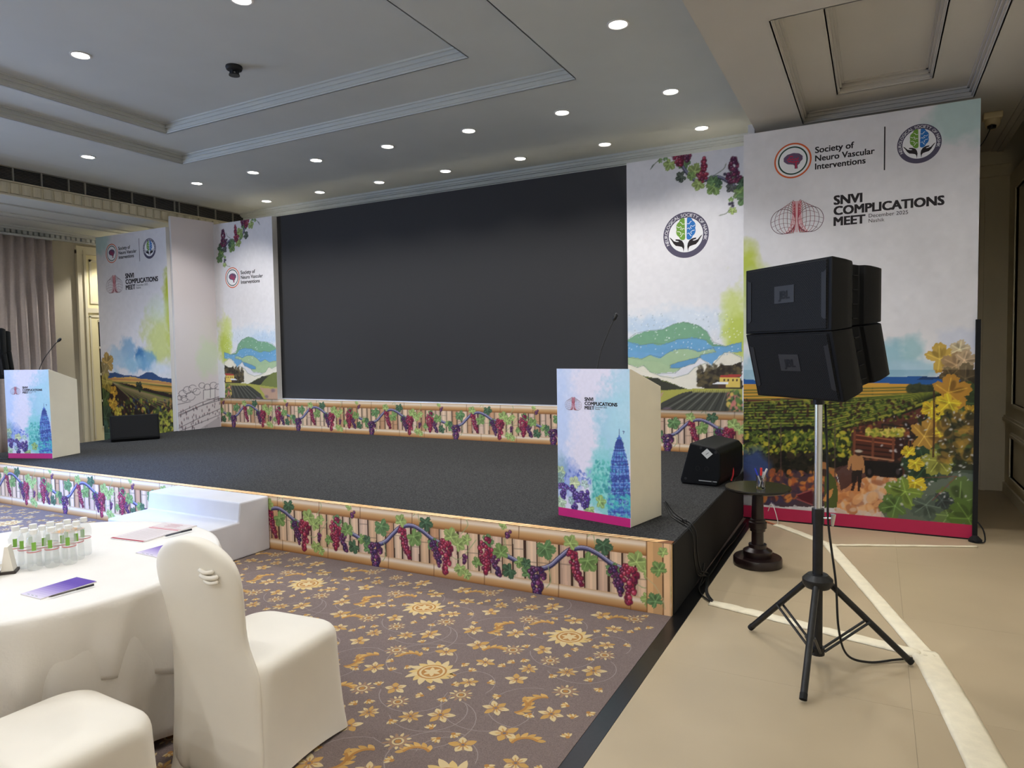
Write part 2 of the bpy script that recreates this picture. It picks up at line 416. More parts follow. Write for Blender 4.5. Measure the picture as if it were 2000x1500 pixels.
def rosette(c, r, kind, g):
    a0 = g.random()*6
    if kind == 'c':
        n = g.choice((5, 6, 8))
        for k in range(n): petal(c, a0+k*2*PI/n, r*.15, r*g.uniform(.85, 1.05), r*1.35/n, CREAM if k % 3 else GOLD)
        for k in range(n): petal(c, a0+(k+.5)*2*PI/n, r*.2, r*.7, r*.07, BRN)
        for k in range(n): petal(c, a0+k*2*PI/n, r*.2, r*.62, r*.06, GOLD)
        pat.disc(*c, r*.24, ORNG, 10); pat.disc(*c, r*.12, (112, 99, 100), 8)
    else:
        for k in range(13): petal(c, a0+k*2*PI/13, r*.5, r*g.uniform(.85, 1.02), r*.10, BRN if k % 2 else CREAM)
        pat.ring(*c, r*.40, r*.56, BRN, 16); pat.ring(*c, r*.26, r*.38, CREAM, 14); pat.disc(*c, r*.2, ORNG, 8)
def bud(c, r, g):
    a0 = g.random()*6
    for k in range(5): petal(c, a0-.9+k*.45, r*.1, r, r*.2, GOLD if k % 2 else CREAM)
    pat.disc(*c, r*.3, ORNG, 8)
def acanthus(c, r, a, g):
    sg = g.choice((-1, 1))
    for k in range(6):
        t = k/5; b = a+sg*(t-.5)*1.9; p = (c[0]+r*.75*math.cos(b)-r*.4*math.cos(a), c[1]+r*.75*math.sin(b)-r*.4*math.sin(a))
        petal(p, b+sg*.9, 0, r*(.62-.25*abs(t-.4)), r*.14, GOLD if k % 2 else (190, 152, 92))
    pat.ribbon([(c[0]+r*.75*math.cos(a+sg*(k/8-.5)*2.1)-r*.4*math.cos(a), c[1]+r*.75*math.sin(a+sg*(k/8-.5)*2.1)-r*.4*math.sin(a)) for k in range(9)], r*.16, ORNG)
def sunflower(c, g):
    for k in range(15): petal(c, k*2*PI/15, .05, .145 if k % 2 else .125, .020, CREAM if k % 2 else (196, 168, 112), curl=.25)
    pat.disc(*c, .078, ORNG, 18); pat.ring(*c, .056, .068, CREAM, 18)
    for k in range(6): petal(c, k*PI/3, .0, .05, .012, CREAM)
S0 = Vector((-.918, -1.261)); LA = Vector((1.03, -.01)); LB = Vector((.47, .71))
MOT = [('r', 'c', 970, 630), ('r', 'c', 1010, 468), ('r', 'b', 1160, 490), ('r', 'b', 655, 490), ('r', 'b', 935, 685), ('r', 'b', 660, 715), ('r', 'c', 845, 772), ('r', 'c', 1085, 742),
       ('r', 'c', 485, 655), ('r', 'c', 650, 655), ('r', 'c', 560, 565), ('r', 'c', 870, 498), ('r', 'c', 1228, 572), ('r', 'c', 1175, 617), ('r', 'c', 1040, 543), ('r', 'c', 715, 778), ('r', 'b', 1375, 680)]
BUDS = [(790, 482), (840, 470), (820, 430), (712, 440), (945, 550), (1055, 632), (975, 580), (1020, 570), (795, 652), (635, 538), (578, 640), (630, 577), (475, 725), (535, 708), (765, 688), (1385, 740), (1495, 625), (1530, 605), (1100, 418), (630, 795), (905, 600), (740, 600), (700, 560), (880, 560), (1000, 680), (1120, 560), (900, 640), (1100, 690), (750, 745), (860, 700)]
ACAN = [(535, 525), (715, 515), (455, 540), (1055, 690), (1180, 740), (1265, 725), (815, 710), (1075, 490), (1150, 670), (1465, 715)]
det = LA.x*LB.y-LA.y*LB.x
def cell(p):
    d = Vector(p)-S0; al = (d.x*LB.y-d.y*LB.x)/det; be = (LA.x*d.y-LA.y*d.x)/det; return (al+.5) % 1-.5, (be+.5) % 1-.5
base = [('s', None, (0, 0))]
for t, k, x, y in MOT: base.append((t, k, cell(fl(x, y))))
for x, y in BUDS: base.append(('d', None, cell(fl(x, y))))
for x, y in ACAN: base.append(('a', None, cell(fl(x, y))))
keep = []
for t, k, q in base:
    P = S0+LA*q[0]+LB*q[1]; lim = {'s': .16, 'r': .10, 'd': .05, 'a': .09}[t]; ok = True
    for t2, k2, P2 in keep:
        for i in (-1, 0, 1):
            for j in (-1, 0, 1):
                if (P2+LA*i+LB*j-P).length < .58*(lim+{'s': .15, 'r': .08, 'd': .04, 'a': .08}[t2]): ok = False
    if ok: keep.append((t, k, P))
for j in range(-6, 3):
    for i in range(-13, 6):
        off = LA*i+LB*j; c0 = S0+off
        if not (-9.6 < c0.x < .6 and -5.4 < c0.y < .5): continue
        for q, (t, k, P) in enumerate(keep):
            c = P+off; g = random.Random(q*31); pat.k = 3
            if c.x > (-.04 if t == 'd' else -.12) or c.y > (-.03 if t == 'd' else -.09): continue
            c = (c.x, c.y)
            if t == 's': sunflower(c, g)
            elif t == 'r': rosette(c, g.uniform(.056, .072), k, g)
            elif t == 'd': bud(c, .036, g)
            else: acanthus(c, g.uniform(.07, .095), g.random()*6, g)
        for q in range(8):
            g = random.Random(q*7+3); pat.k = 0; a = g.random()*6; R = g.uniform(.14, .30); ce = (c0.x+g.uniform(-.5, .5), c0.y+g.uniform(-.35, .35))
            P = [(ce[0]+R*math.cos(a+k*.22)*(1-.02*k), ce[1]+R*math.sin(a+k*.22)*(1-.02*k)) for k in range(16)]
            if max(p[0] for p in P) < -.02 and max(p[1] for p in P) < -.02: pat.ribbon(P, .0042, PALE)
pat.V = [(x, v, .0026-y) for x, y, v in pat.V]
po = pat.build('floral_pattern', carpet, ink_mat('carpet_flower_yarn', .95, .1)); po['kind'] = 'stuff'

# ---- walls
struct(bx('wall_back', M_WALL, XL-.2, YB, -.05, .12, YB+.15, 4.9))
wl_ = struct(empty('wall_left', (XL, 0, 0)), 'beige left wall with a curtain, a door and a window')
WY_, WZ_ = (-6.2, -2.2), (.35, 3.3)
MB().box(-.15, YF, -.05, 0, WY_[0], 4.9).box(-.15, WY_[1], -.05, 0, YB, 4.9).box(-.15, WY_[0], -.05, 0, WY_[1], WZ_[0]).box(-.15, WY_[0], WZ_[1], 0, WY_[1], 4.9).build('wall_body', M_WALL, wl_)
wn = struct(empty('window_1', (XL-.08, WY_[0], WZ_[0])), 'tall daylight window of the left wall, outside the view')
m = MB(); a, b = WY_[1]-WY_[0], WZ_[1]-WZ_[0]
m.box(-.03, 0, 0, .03, .06, b).box(-.03, a-.06, 0, .03, a, b).box(-.03, 0, 0, .03, a, .06).box(-.03, 0, b-.06, .03, a, b)
m.build('window_frame', M_TRIM, wn)
for k in (1, 2, 3): bx('mullion', M_TRIM, -.03, a*k/4-.025, .06, .03, a*k/4+.025, b-.06, wn)
pd_ = bpy.data.lights.new('window_portal', 'AREA'); pd_.shape = 'RECTANGLE'; pd_.size = b; pd_.size_y = a; pd_.cycles.is_portal = True
po_ = bpy.data.objects.new('window_portal', pd_); COL.objects.link(po_); po_.parent = wn; po_.location = (-.05, a/2, b/2); po_.rotation_euler = (0, -PI/2, 0)
struct(bx('wall_front', M_WALL, XL-.2, YF-.15, -.05, XR+.5, YF, 4.9))
struct(bx('wall_aisle', M_WALLR, .045, 3.2, -.01, 1.86, 5.45, 3.77), 'beige wall block behind the tall right backdrop panel')
wr = struct(empty('wall_right', (XR, 0, 0)), 'panelled beige wall along the right aisle')
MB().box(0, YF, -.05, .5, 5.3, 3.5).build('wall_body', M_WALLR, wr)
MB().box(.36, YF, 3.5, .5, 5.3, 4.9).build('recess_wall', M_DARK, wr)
for (y0, y1, z0, z1) in ((3.0, 4.66, .98, 3.3), (1.2, 2.85, .98, 3.3), (3.0, 4.72, .20, .71), (1.2, 2.85, .20, .71)):
    m = MB(); t = .045
    for i, (d, w_) in enumerate(((.022, 0), (.034, .018))):
        a = w_
        m.box(-d, y0+a, z0+a, 0, y1-a, z0+t).box(-d, y0+a, z1-t, 0, y1-a, z1-a).box(-d, y0+a, z0+t, 0, y0+t, z1-t).box(-d, y1-t, z0+t, 0, y1-a, z1-t)
    m.build('panel_moulding', M_WALLR, wr)
MB().box(-.03, YF, .80, 0, 5.2, .835).box(-.018, YF, .835, 0, 5.2, .86).build('dado_rail', M_WALLR, wr)
MB().box(-.02, YF, 0, 0, 5.2, .11).build('skirting', M_WALLR, wr)
wc = struct(empty('wall_corridor', (0, 5.2, 0)), 'narrow beige wall at the end of the right aisle')
MB().box(1.5, 0, -.05, 2.9, .2, 4.9).build('wall_body', M_WALLR, wc)
MB().box(2.16, -.05, 0, 2.205, 0, 3.4).box(2.115, -.03, 0, 2.16, 0, 3.4).build('pilaster', M_WALLR, wc)
MB().box(2.205, -.018, 0, 2.39, 0, .13).build('skirting', M_WALLR, wc)
MB().box(1.86, -.10, 3.62, 2.39, 0, 3.77).box(1.86, -.06, 3.5, 2.39, 0, 3.62).build('cornice', M_WALLR, wc)

# ---- ceilings
ceil = struct(empty('ceiling', (0, 0, 4.2)), 'grey-white ceiling with stepped trays')
Z0, Z1, Z2 = 4.2, 4.31, 4.42
TO = (-7.03, -1.41, -6.6, 1.97); TI = (-6.39, -2.17, -5.9, 1.285)
ring_boxes(MB(), -8.95, .045, YF, YB, TO[0], TO[1], TO[2], TO[3], 0, .3).build('main_slab', M_CEIL, ceil)
ring_boxes(MB(), TO[0]-.02, TO[1]+.02, TO[2]-.02, TO[3]+.02, TI[0], TI[1], TI[2], TI[3], .11, .3).build('tray_slab', M_CEIL, ceil)
MB().box(TI[0]-.02, TI[2]-.02, .22, TI[1]+.02, TI[3]+.02, .35).build('tray_top', M_CEIL, ceil)
def mould(T, za, zb, parent, m):
    x0, x1, y0, y1 = T; n = 6; pr = (.0, .014, .008, .030, .022, .046)
    for side in range(4):
        b = MB()
        for i in range(n):
            a, c = za+(zb-za)*i/n, za+(zb-za)*(i+1)/n; p = pr[i]
            if side == 0: b.box(x0, y1-p-.002, a, x1, y1+.01, c)
            elif side == 1: b.box(x0-.01, y0, a, x0+p+.002, y1, c)
            elif side == 2: b.box(x1-p-.002, y0, a, x1+.01, y1, c)
            else: b.box(x0, y0-.01, a, x1, y0+p+.002, c)
        b.build('tray_moulding', m, parent)
mould(TO, 0, .112, ceil, M_CEIL); mould(TI, .11, .222, ceil, M_CEIL)
# crown along the back wall: stepped profile
m = MB()
for i, (d, a, b) in enumerate(((.16, -.03, 0), (.125, -.06, -.03), (.10, -.075, -.06), (.06, -.12, -.075), (.03, -.15, -.12))): m.box(-8.95, YB-d, a, .045, YB, b)
m.build('crown_moulding', M_CEIL, ceil)
# broad cove strip along the left grille
MB().prism([(-8.95, -.018), (-8.95, .02), (-8.40, .02), (-8.46, -.001), (-8.60, -.010)], YB-YF, lambda a, b, c: (a, YF+c, b)).build('cove_strip', M_CEIL, ceil)
# right aisle soffit with its own tray
sof = struct(empty('ceiling_aisle', (0, 0, 3.77)), 'lower ceiling over the right aisle with a stepped tray')
M_CEILR = mat('ceiling_paint_aisle', (194, 189, 180), .8, var=.03, vscale=1.5)
RO = (.48, 1.82, .69, 3.03); RI = (.79, 1.495, .86, 2.64)
ring_boxes(MB(), .045, 2.31, YF, 5.2, RO[0], RO[1], RO[2], RO[3], 0, .9).build('soffit_slab', M_CEILR, sof)
ring_boxes(MB(), RO[0]-.02, RO[1]+.02, RO[2]-.02, RO[3]+.02, RI[0], RI[1], RI[2], RI[3], .09, .5).build('tray_slab', M_CEILR, sof)
MB().box(RI[0]-.02, RI[2]-.02, .18, RI[1]+.02, RI[3]+.02, .5).build('tray_top', M_CEILR, sof)
mould(RO, 0, .092, sof, M_CEILR); mould(RI, .09, .182, sof, M_CEILR)
m = MB()
for d, a, b in ((.10, -.03, 0), (.07, -.06, -.03), (.03, -.10, -.06)): m.box(.045, 3.2-d, a, 1.86, 3.2, b)
m.build('crown_moulding', M_CEILR, sof)
MB().box(2.255, YF, -.02, 2.31, 5.2, 0).box(2.20, YF, -.01, 2.255, 5.2, 0).build('edge_moulding', M_CEILR, sof)
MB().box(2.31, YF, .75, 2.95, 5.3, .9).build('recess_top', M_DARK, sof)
# left bay: beam with air grille and fluted cornice, lower ceiling behind
bay = struct(empty('ceiling_bay', (0, 0, 3.81)), 'lower ceiling of the left bay behind a fluted cornice')
MB().box(XL, YF, 0, -8.97, YB, .9).box(-9.0, YF, .37, -8.955, YB, .9).build('bay_slab', M_CEIL, bay)
MB().box(-9.0, YF, .0, -8.95, YB, .17).box(-8.97, YF, .165, -8.925, YB, .182).box(-8.97, YF, -.008, -8.925, YB, .014).build('cornice_band', M_TRIM, bay)
fm = MB(); pr = [(.0, -.055), (.018, -.05), (.03, -.03), (.034, 0), (.03, .03), (.018, .05), (.0, .055)]
fm.prism([(y, x) for x, y in pr], .135, lambda a, b, c: (-8.951+b, a, .022+c))
fo = fm.build('flute', M_TRIM, bay)
yy = -6.0; k = 0
fo.location = (0, -6.0, 0)
while yy < 4.4:
    yy += .135; c = fo.copy(); COL.objects.link(c); c.parent = bay; c.location = (0, yy, 0)
for xx in (-9.6, -10.2, -10.5):
    MB().box(xx, YF, -.02, xx+.05, YB, 0).build('ceiling_rib', M_CEIL, bay)
m = MB()
for d, a, b in ((.16, -.03, 0), (.12, -.06, -.03), (.05, -.14, -.06)): m.box(XL, YF, a, XL+d, YB, b)
m.build('wall_cornice', M_CEIL, bay)
m = MB(); y = -3.0
while y < 4.6: m.box(XL+.05, y, -.115, XL+.105, y+.05, -.062); y += .085
d_ = m.build('dentil_band', M_CEIL, bay); d_['kind'] = 'stuff'

# ---- air grille in the beam face
GX = -8.945; GZ0, GZ1 = 3.995, 4.172
grl = tag(empty('air_grille', (GX, 0, GZ0)), 'long dark louvred air grille above the fluted cornice', 'air grille')
M_GDARK = mat('grille_shadow', (26, 26, 27), .8); M_GBAR = mat('grille_bar', (150, 147, 138), .5)
ys = [W(px, 322+px*.2066, 0, GX).y for px in (25, 81, 134, 166, 214, 258, 302, 341, 350, 387, 421, 455)]
ys = [ys[0]-1.6, ys[0]-1.07, ys[0]-.53]+ys+[YB-.02]
MB().box(-.03, ys[0], 0, -.02, YB-.02, GZ1-GZ0).build('backing', M_GDARK, grl)
MB().box(-.02, ys[0], -.012, .006, YB-.02, 0).box(-.02, ys[0], GZ1-GZ0, .006, YB-.02, GZ1-GZ0+.012).build('frame', M_GBAR, grl)
gf = bpy.data.objects['frame']
for a, b in zip(ys[:-1], ys[1:]):
    MB().box(-.02, a-.008, 0, .004, a+.008, GZ1-GZ0).build('mullion', M_GBAR, gf)
    m = MB(); n = 9
    for i in range(n):
        z = (GZ1-GZ0)*(i+.5)/n; m.prism([(-.018, z+.004), (-.002, z-.003), (-.002, z-.001), (-.018, z+.006)], b-a, lambda p, q, c, a=a: (p, a+c, q))
    lb = m.build('louvre_bank', M_GBAR, grl); lb['kind'] = 'stuff'

# ---- left bay wall: curtain, door
cur = tag(empty('curtain', (XL+.13, 1.0, 0)), 'taupe floor-length curtain at the far left wall', 'curtain')
m = MB(); n = 150; y0, y1 = -.6, W(106, 600, 0, XL+.13).y-1.0; R = []
for j in range(8):
    z = .03+3.62*j/7; row = []
    for i in range(n+1):
        t = i/n; y = y0+(y1-y0)*t; a = .035+.012*math.sin(7*t+j*.2); row.append((a*math.sin(t*2*PI*13+.5*math.sin(t*9))+.012*math.sin(t*70+j), y, z))
    R.append(row)
V = [v for r in R for v in r]; m.add(V, [(j*(n+1)+i, j*(n+1)+i+1, (j+1)*(n+1)+i+1, (j+1)*(n+1)+i) for j in range(7) for i in range(n)])
co = m.build('drape', mat('curtain_cloth', (184, 172, 166), .85, var=.06, vscale=30), cur, smooth='all')
sm = co.modifiers.new('solid', 'SOLIDIFY'); sm.thickness = .006
MB().box(-.05, y0, 3.64, .06, y1, 3.67).build('pelmet', M_CEIL, cur)
DY = W(150, 600, 0, XL).y
dr = struct(empty('door_1', (XL, DY, 0)), 'cream panelled door with dark glass panes and a moulded casing')
m = MB()
for d, a, b in ((.07, 0, .05), (.05, .05, .11), (.075, .11, .15)): m.box(0, a, 0, d, b, 3.55)
m.build('casing', M_TRIM, dr)
MB().box(0, 0, 3.48, .06, 1.7, 3.62).build('casing_head', M_TRIM, dr)
MB().box(0, .15, 0, .03, 1.6, 3.5).build('leaf', mat('door_cream', (222, 212, 168), .5), dr)
MB().box(.03, .22, 2.62, .045, .9, 2.66).box(.03, .22, 2.66, .045, .26, 3.40).box(.03, .22, 3.36, .045, .9, 3.40).build('transom_moulding', M_TRIM, dr)
MB().box(.03, .16, 2.46, .055, 1.5, 2.54).build('transom_rail', M_TRIM, dr)
MB().box(.03, .19, .2, .042, .22, 2.40).box(.03, .19, 2.38, .042, 1.3, 2.42).build('stile_moulding', M_TRIM, dr)
lf = bpy.data.objects['leaf']
for i in range(4): bx('pane', mat('door_glass', (14, 15, 18), .08), .031, .345, .42+i*.48, .036, .85, .86+i*.48, lf)
for i in range(5): bx('muntin', M_TRIM, .03, .34, .38+i*.48, .05, .86, .42+i*.48, lf)

# ---- recessed downlights: ring, lens and the lamp itself
M_RING = mat('downlight_ring', (225, 222, 215), .4); LENS = {}
def downlight(x, y, z, label, group, power=1., colr=NEUTRAL, size=118, r=.07, blend=.35, aim=None):
    t = tag(empty('ceiling_downlight', (x, y, z)), label, 'downlight', group)
    if r not in LENS:
        ro = MB().lathe([(r+.002, 0), (r+.018, 0), (r+.018, -.006), (r+.004, -.008), (r-.004, 0)], n=28, close=False).build('trim_ring', M_RING, t, smooth=True)
        le = MB().lathe([(.001, -.002), (r, -.002), (r-.01, -.004), (.001, -.005)], n=28).build('lens', mat('lamp_lens', (255, 255, 250), .4, emit=(1, .97, .92), estr=16), t)
        LENS[r] = (ro, le)
    else:
        for s in LENS[r]: c = s.copy(); COL.objects.link(c); c.parent = t
    ld = bpy.data.lights.new('downlight_lamp', 'SPOT'); ld.energy = LAMP_W*power*4; ld.color = colr; ld.spot_size = math.radians(size); ld.spot_blend = blend; ld.shadow_soft_size = .05
    lo = bpy.data.objects.new('lamp_light', ld); COL.objects.link(lo); lo.parent = t; lo.location = (0, 0, -.02)
    if aim: lo.rotation_euler = (Vector(aim)-Vector((x, y, z))).to_track_quat('-Z', 'Y').to_euler()
    return t
ORD = ('leftmost', 'second from left', 'third from left', 'middle', 'third from right', 'second from right', 'rightmost')
for k in range(7):
    x = -7.82+k*1.187
    downlight(x, 4.10-.012*k, 4.2, 'round recessed downlight, %s in the row nearest the back wall' % ORD[k], 'back row of ceiling downlights', .30, WARM)
for k in range(7):
    downlight(-7.745+k*1.172, 2.73, 4.2, 'round recessed downlight, %s in the second row over the stage' % ORD[k], 'second row of ceiling downlights', .52, WARM, blend=.7)
downlight(-.70, 1.125, 4.2, 'large round downlight near the top edge beside the right ceiling beam', 'outer ceiling downlights', .45)
downlight(-7.72, 1.136, 4.2, 'round downlight at far left between ceiling tray and air grille', 'outer ceiling downlights', .6, COOL)
downlight(-5.33, -.315, 4.42, 'round downlight at upper left inside the ceiling tray', 'ceiling tray downlights', .3, COOL)
downlight(-3.27, -.275, 4.42, 'round downlight cut by the top edge inside the ceiling tray', 'ceiling tray downlights', .3)
for x, y, z, p, c, a in ((-.70, -.5, 4.2, .38, NEUTRAL, 118), (-.70, -2.1, 4.2, .30, WARM, 118), (-.70, -3.9, 4.2, .2, NEUTRAL, 150), (-.70, -6.2, 4.2, .45, NEUTRAL, 178),
                         (-7.72, -.5, 4.2, .3, COOL, 125), (-7.72, -2.1, 4.2, .25, COOL, 140),
                         (-5.33, -2.3, 4.42, .32, COOL, 130), (-3.27, -2.3, 4.42, .40, NEUTRAL, 118), (-5.33, -4.3, 4.42, .3, COOL, 160), (-3.27, -4.3, 4.42, .6, NEUTRAL, 160), (-5.33, -7.0, 4.2, .2, NEUTRAL, 178), (-3.27, -7.0, 4.2, .5, WARM, 178),
                         (1.25, -.15, 3.77, .07, WARM, 118), (1.2, .35, 3.77, .15, WARM, 165), (2.1, 1.3, 3.77, .42, WARM, 52), (1.75, -1.8, 3.77, .17, WARM, 172), (1.25, -5.6, 3.77, .3, NEUTRAL, 178), (1.25, -7.8, 3.77, .5, NEUTRAL, 178),
                         (-10.1, -1.2, 3.81, .7, WARM, 170), (-10.55, 3.75, 3.81, .9, WARM, 120)):
    downlight(x, y, z, 'unseen recessed downlight placed for its light over the seating and aisle', 'downlights outside the view', p, c, a)  # widest cones behind the camera and in the left bay are added fill
downlight(-7.3, -3.9, 4.2, 'added blue fill lamp aimed at the left stage front, outside the view', 'downlights outside the view', 17.0, (.20, .40, 1), 44, blend=.8, aim=(-6.2, -.75, 0))  # unseen lamp added to throw blue on the left stage front and carpet
downlight(-5.33, -3.3, 4.42, 'added blue fill lamp aimed at the stage steps, outside the view', 'downlights outside the view', 4.0, (.24, .45, 1), 34, blend=.9, aim=(-4.9, -.7, .0))  # second unseen lamp, added for blue light on the steps
# ---- smoke detector, security camera
sd = tag(empty('smoke_detector', (-4.34, .55, 4.42)), 'black smoke detector on the ceiling inside the tray', 'smoke detector')
MB().lathe([(.001, 0), (.075, 0), (.078, -.012), (.07, -.035), (.05, -.045), (.001, -.045)], n=28).build('base', mat('detector_black', (28, 28, 29), .5), sd, smooth=True)
for k in range(4):
    a = k*PI/2+.4; MB().box(-.008, -.008, -.08, .008, .008, -.04).build('cage_post', MATS['detector_black'], sd, loc=(.035*math.cos(a), .035*math.sin(a), 0))
MB().lathe([(.001, -.078), (.05, -.078), (.05, -.088), (.001, -.088)], n=24).build('cap', MATS['detector_black'], sd)
MB().lathe([(.001, -.05), (.012, -.05), (.012, -.075), (.001, -.075)], n=12).build('sensor', mat('detector_sensor', (150, 150, 150), .4), sd)
ct = tag(empty('security_camera', (2.03, 3.61, 3.77)), 'cream dome security camera under the soffit right of the tall panel', 'security camera')
M_CCTV = mat('cctv_cream', (214, 198, 160), .5)
MB().box(-.075, -.06, -.06, .075, .06, 0).build('mount', M_CCTV, ct, bevel=.01)
MB().lathe([(.001, -.15), (.03, -.145), (.055, -.12), (.062, -.09), (.062, -.06)], n=20).build('housing', M_CCTV, ct, smooth=True)
MB().lathe([(.0, -.03), (.034, -.025), (.036, .0), (.001, .02)], n=20).build('lens_ball', mat('cctv_lens', (26, 16, 16), .2), ct, smooth=True, loc=(-.01, -.045, -.125))
MB().tube(curve_pts([(-.02, -.02, -.15), (-.06, -.01, -.24), (-.13, .0, -.34)], 5), .004, 6).build('lead', M_GDARK, ct)
# ================================================================== stage
SH = .456; SX0 = -8.85
M_DECK = mat('deck_carpet', (60, 60, 60), .97, var=.62, vscale=85, bump=.5, bscale=260, spec=.08)
M_SKIRT = mat('black_cloth', (17, 17, 18), .9, var=.1, vscale=20)
M_BOARD = mat('white_board', (214, 212, 210), .6)
VMAP = plane_map((SX0, 0, 0), (1, 0, 0))
def fz(x, y): return VMAP(520+x/2.439, 920+y/2.439)
RED = [(176, 32, 68), (150, 24, 66), (196, 54, 84), (128, 26, 70)]; PURP = [(88, 34, 82), (110, 40, 92), (70, 36, 96), (130, 50, 110)]
LG = (116, 148, 76); LL = (150, 172, 92); LD = (66, 98, 66); LM = (96, 134, 78)
A0 = fz(330, 290)
def bamboo(cv, H, seed, rail=.092):
    g = random.Random(seed); cv.a[:] = (70, 44, 30); u = -.02
    while u < cv.w:
        w_ = g.uniform(.060, .084); c = g.choice([(222, 186, 150), (214, 174, 134), (206, 168, 140), (226, 192, 158), (198, 146, 104), (216, 182, 156)])
        lean = g.uniform(-.006, .006)
        cv.poly([(u, 0), (u+w_, 0), (u+w_+lean, H), (u+lean, H)], c, px=False)
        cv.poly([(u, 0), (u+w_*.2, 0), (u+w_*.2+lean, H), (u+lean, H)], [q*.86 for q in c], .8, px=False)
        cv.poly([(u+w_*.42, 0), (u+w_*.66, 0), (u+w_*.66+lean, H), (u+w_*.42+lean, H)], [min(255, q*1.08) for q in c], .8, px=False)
        z = g.uniform(.15, .32)*H/.456; cv.line([(u, z), (u+w_, z+.004)], .006, [q*.62 for q in c], .8, px=False)
        u += w_+g.uniform(.010, .016)
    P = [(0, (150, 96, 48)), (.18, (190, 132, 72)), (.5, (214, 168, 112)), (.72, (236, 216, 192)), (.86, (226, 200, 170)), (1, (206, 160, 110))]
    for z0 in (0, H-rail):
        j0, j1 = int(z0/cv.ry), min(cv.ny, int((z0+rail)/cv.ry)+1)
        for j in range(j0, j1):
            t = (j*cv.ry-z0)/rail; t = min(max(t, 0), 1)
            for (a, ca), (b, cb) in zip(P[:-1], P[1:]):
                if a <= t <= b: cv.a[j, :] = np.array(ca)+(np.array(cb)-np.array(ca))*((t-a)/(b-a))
        u = .3
        while u < cv.w:
            cv.line([(u, z0), (u+.004, z0+rail)], .005, (110, 66, 34), .9, px=False); u += g.uniform(.42, .62)
def vine(cv, us, k=1.):
    """one run of printed grape vine per anchor u; shapes measured on the front board"""
    def q(x, y, u0): a, b = fz(x, y); return (u0+(a-A0[0])*k, b*k)
    for n, u0 in enumerate(us):
        Q = lambda x, y: q(x, y, u0)
        br = [Q(*p) for p in ((395, 292), (430, 312), (470, 338), (520, 352), (565, 340), (600, 305), (640, 270), (690, 262), (740, 285), (790, 325), (830, 345))]
        br = [(p.x, p.y) for p in curve_pts([(a, b, 0) for a, b in br], 5)]
        cv.line(br, .034*k, (52, 46, 78), px=False); cv.line([(a, b+.006*k) for a, b in br], .018*k, (112, 110, 158), px=False); cv.line([(a, b+.011*k) for a, b in br], .005*k, (186, 182, 206), px=False)
        for pts in ([(830, 345), (900, 420), (945, 400), (1000, 330)], [(410, 205), (400, 240), (420, 300)], [(730, 250), (720, 200), (700, 215)], [(930, 300), (960, 260), (950, 220), (965, 190)], [(560, 340), (570, 400), (555, 430)]):
            cv.line([(p.x, p.y) for p in curve_pts([(*Q(*p), 0) for p in pts], 5)], .005*k, (150, 168, 110), px=False)
        for i, (x, y, r, c) in enumerate(((335, 240, .062, LM), (385, 285, .075, LG), (418, 362, .066, LD), (455, 325, .05, LG), (487, 370, .06, LM), (395, 170, .04, LL), (795, 350, .062, LM), (915, 350, .066, LL), (955, 330, .05, LL), (925, 470, .06, LL), (955, 495, .045, LL), (300, 330, .05, LG))):
            cv.leaf(*Q(x, y), r*k, (i*1.9) % 6.28, c, seed=i)
        cv.bunch(*Q(330, 300), .13*k, .25*k, .0155*k, RED, 3); cv.bunch(*Q(372, 345), .075*k, .15*k, .0135*k, PURP, 4, .3)
        cv.bunch(*Q(520, 405), .14*k, .18*k, .0155*k, PURP, 5); cv.bunch(*Q(660, 345), .085*k, .24*k, .0145*k, RED, 6, .35)
        cv.bunch(*Q(812, 395), .09*k, .19*k, .0125*k, PURP, 7, .3); cv.bunch(*Q(855, 410), .13*k, .24*k, .0155*k, RED, 8)
        cv.bunch(*Q(945, 425), .05*k, .06*k, .013*k, PURP, 9); cv.bunch(*Q(410, 205), .05*k, .05*k, .012*k, PURP, 10)
        for i, (x, y, r, c, t) in enumerate(((550, 268, .085, LM, -1.2), (640, 240, .062, LL, 1.2), (705, 318, .082, LG, -.8), (760, 250, .072, LD, -1.4), (880, 312, .075, LL, 1.3), (480, 330, .045, LD, 2))):
            cv.leaf(*Q(x, y), r*k, t, c, seed=i+20)
cvF = Canvas(8.85, SH, .0045, (70, 44, 30), 3)
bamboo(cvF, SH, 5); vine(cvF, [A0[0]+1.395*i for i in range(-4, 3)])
# right end: upright bamboo pieces with a last leaf
for u0, u1, c in ((8.85-.155, 8.85-.055, (206, 156, 100)), (8.85-.05, 8.85, (216, 172, 124))):
    cvF.poly([(u0, 0), (u1, 0), (u1, SH), (u0, SH)], c, px=False); cvF.poly([(u0+.005, 0), (u0+.04, 0), (u0+.04, SH), (u0+.005, SH)], [min(255, q*1.13) for q in c], .8, px=False)
    cvF.line([(u0, 0), (u0, SH)], .006, (120, 76, 40), px=False)
for x, y, r, c in ((1870, 470, .06, LG), (1852, 620, .06, LM), (1890, 390, .04, LL)): cvF.leaf(*fz(x, y), r, 2.2, c, seed=x)
cvF.line([fz(*p) for p in ((1800, 500), (1850, 545), (1890, 610), (1900, 660))], .004, (190, 180, 130), px=False)
cvF.mute(.86)
stage = tag(empty('stage', (0, 0, 0)), 'low grey-carpeted stage with a bamboo and grape printed front', 'stage')
CAPD = .072
MB().prism([(SX0, .03), (-.006, .03), (-.034, 2.72), (-.034, YB-.02), (SX0, YB-.02)], SH-.032, lambda a, b, c: (a, b, .02+c)).build('platform', M_SKIRT, stage)
MB().prism([(SX0, CAPD), (.002, CAPD), (-.026, 2.72), (-.026, YB-.02), (SX0, YB-.02)], .012, lambda a, b, c: (a, b, SH-.012+c)).build('deck_carpet', M_DECK, stage, bevel=.006)
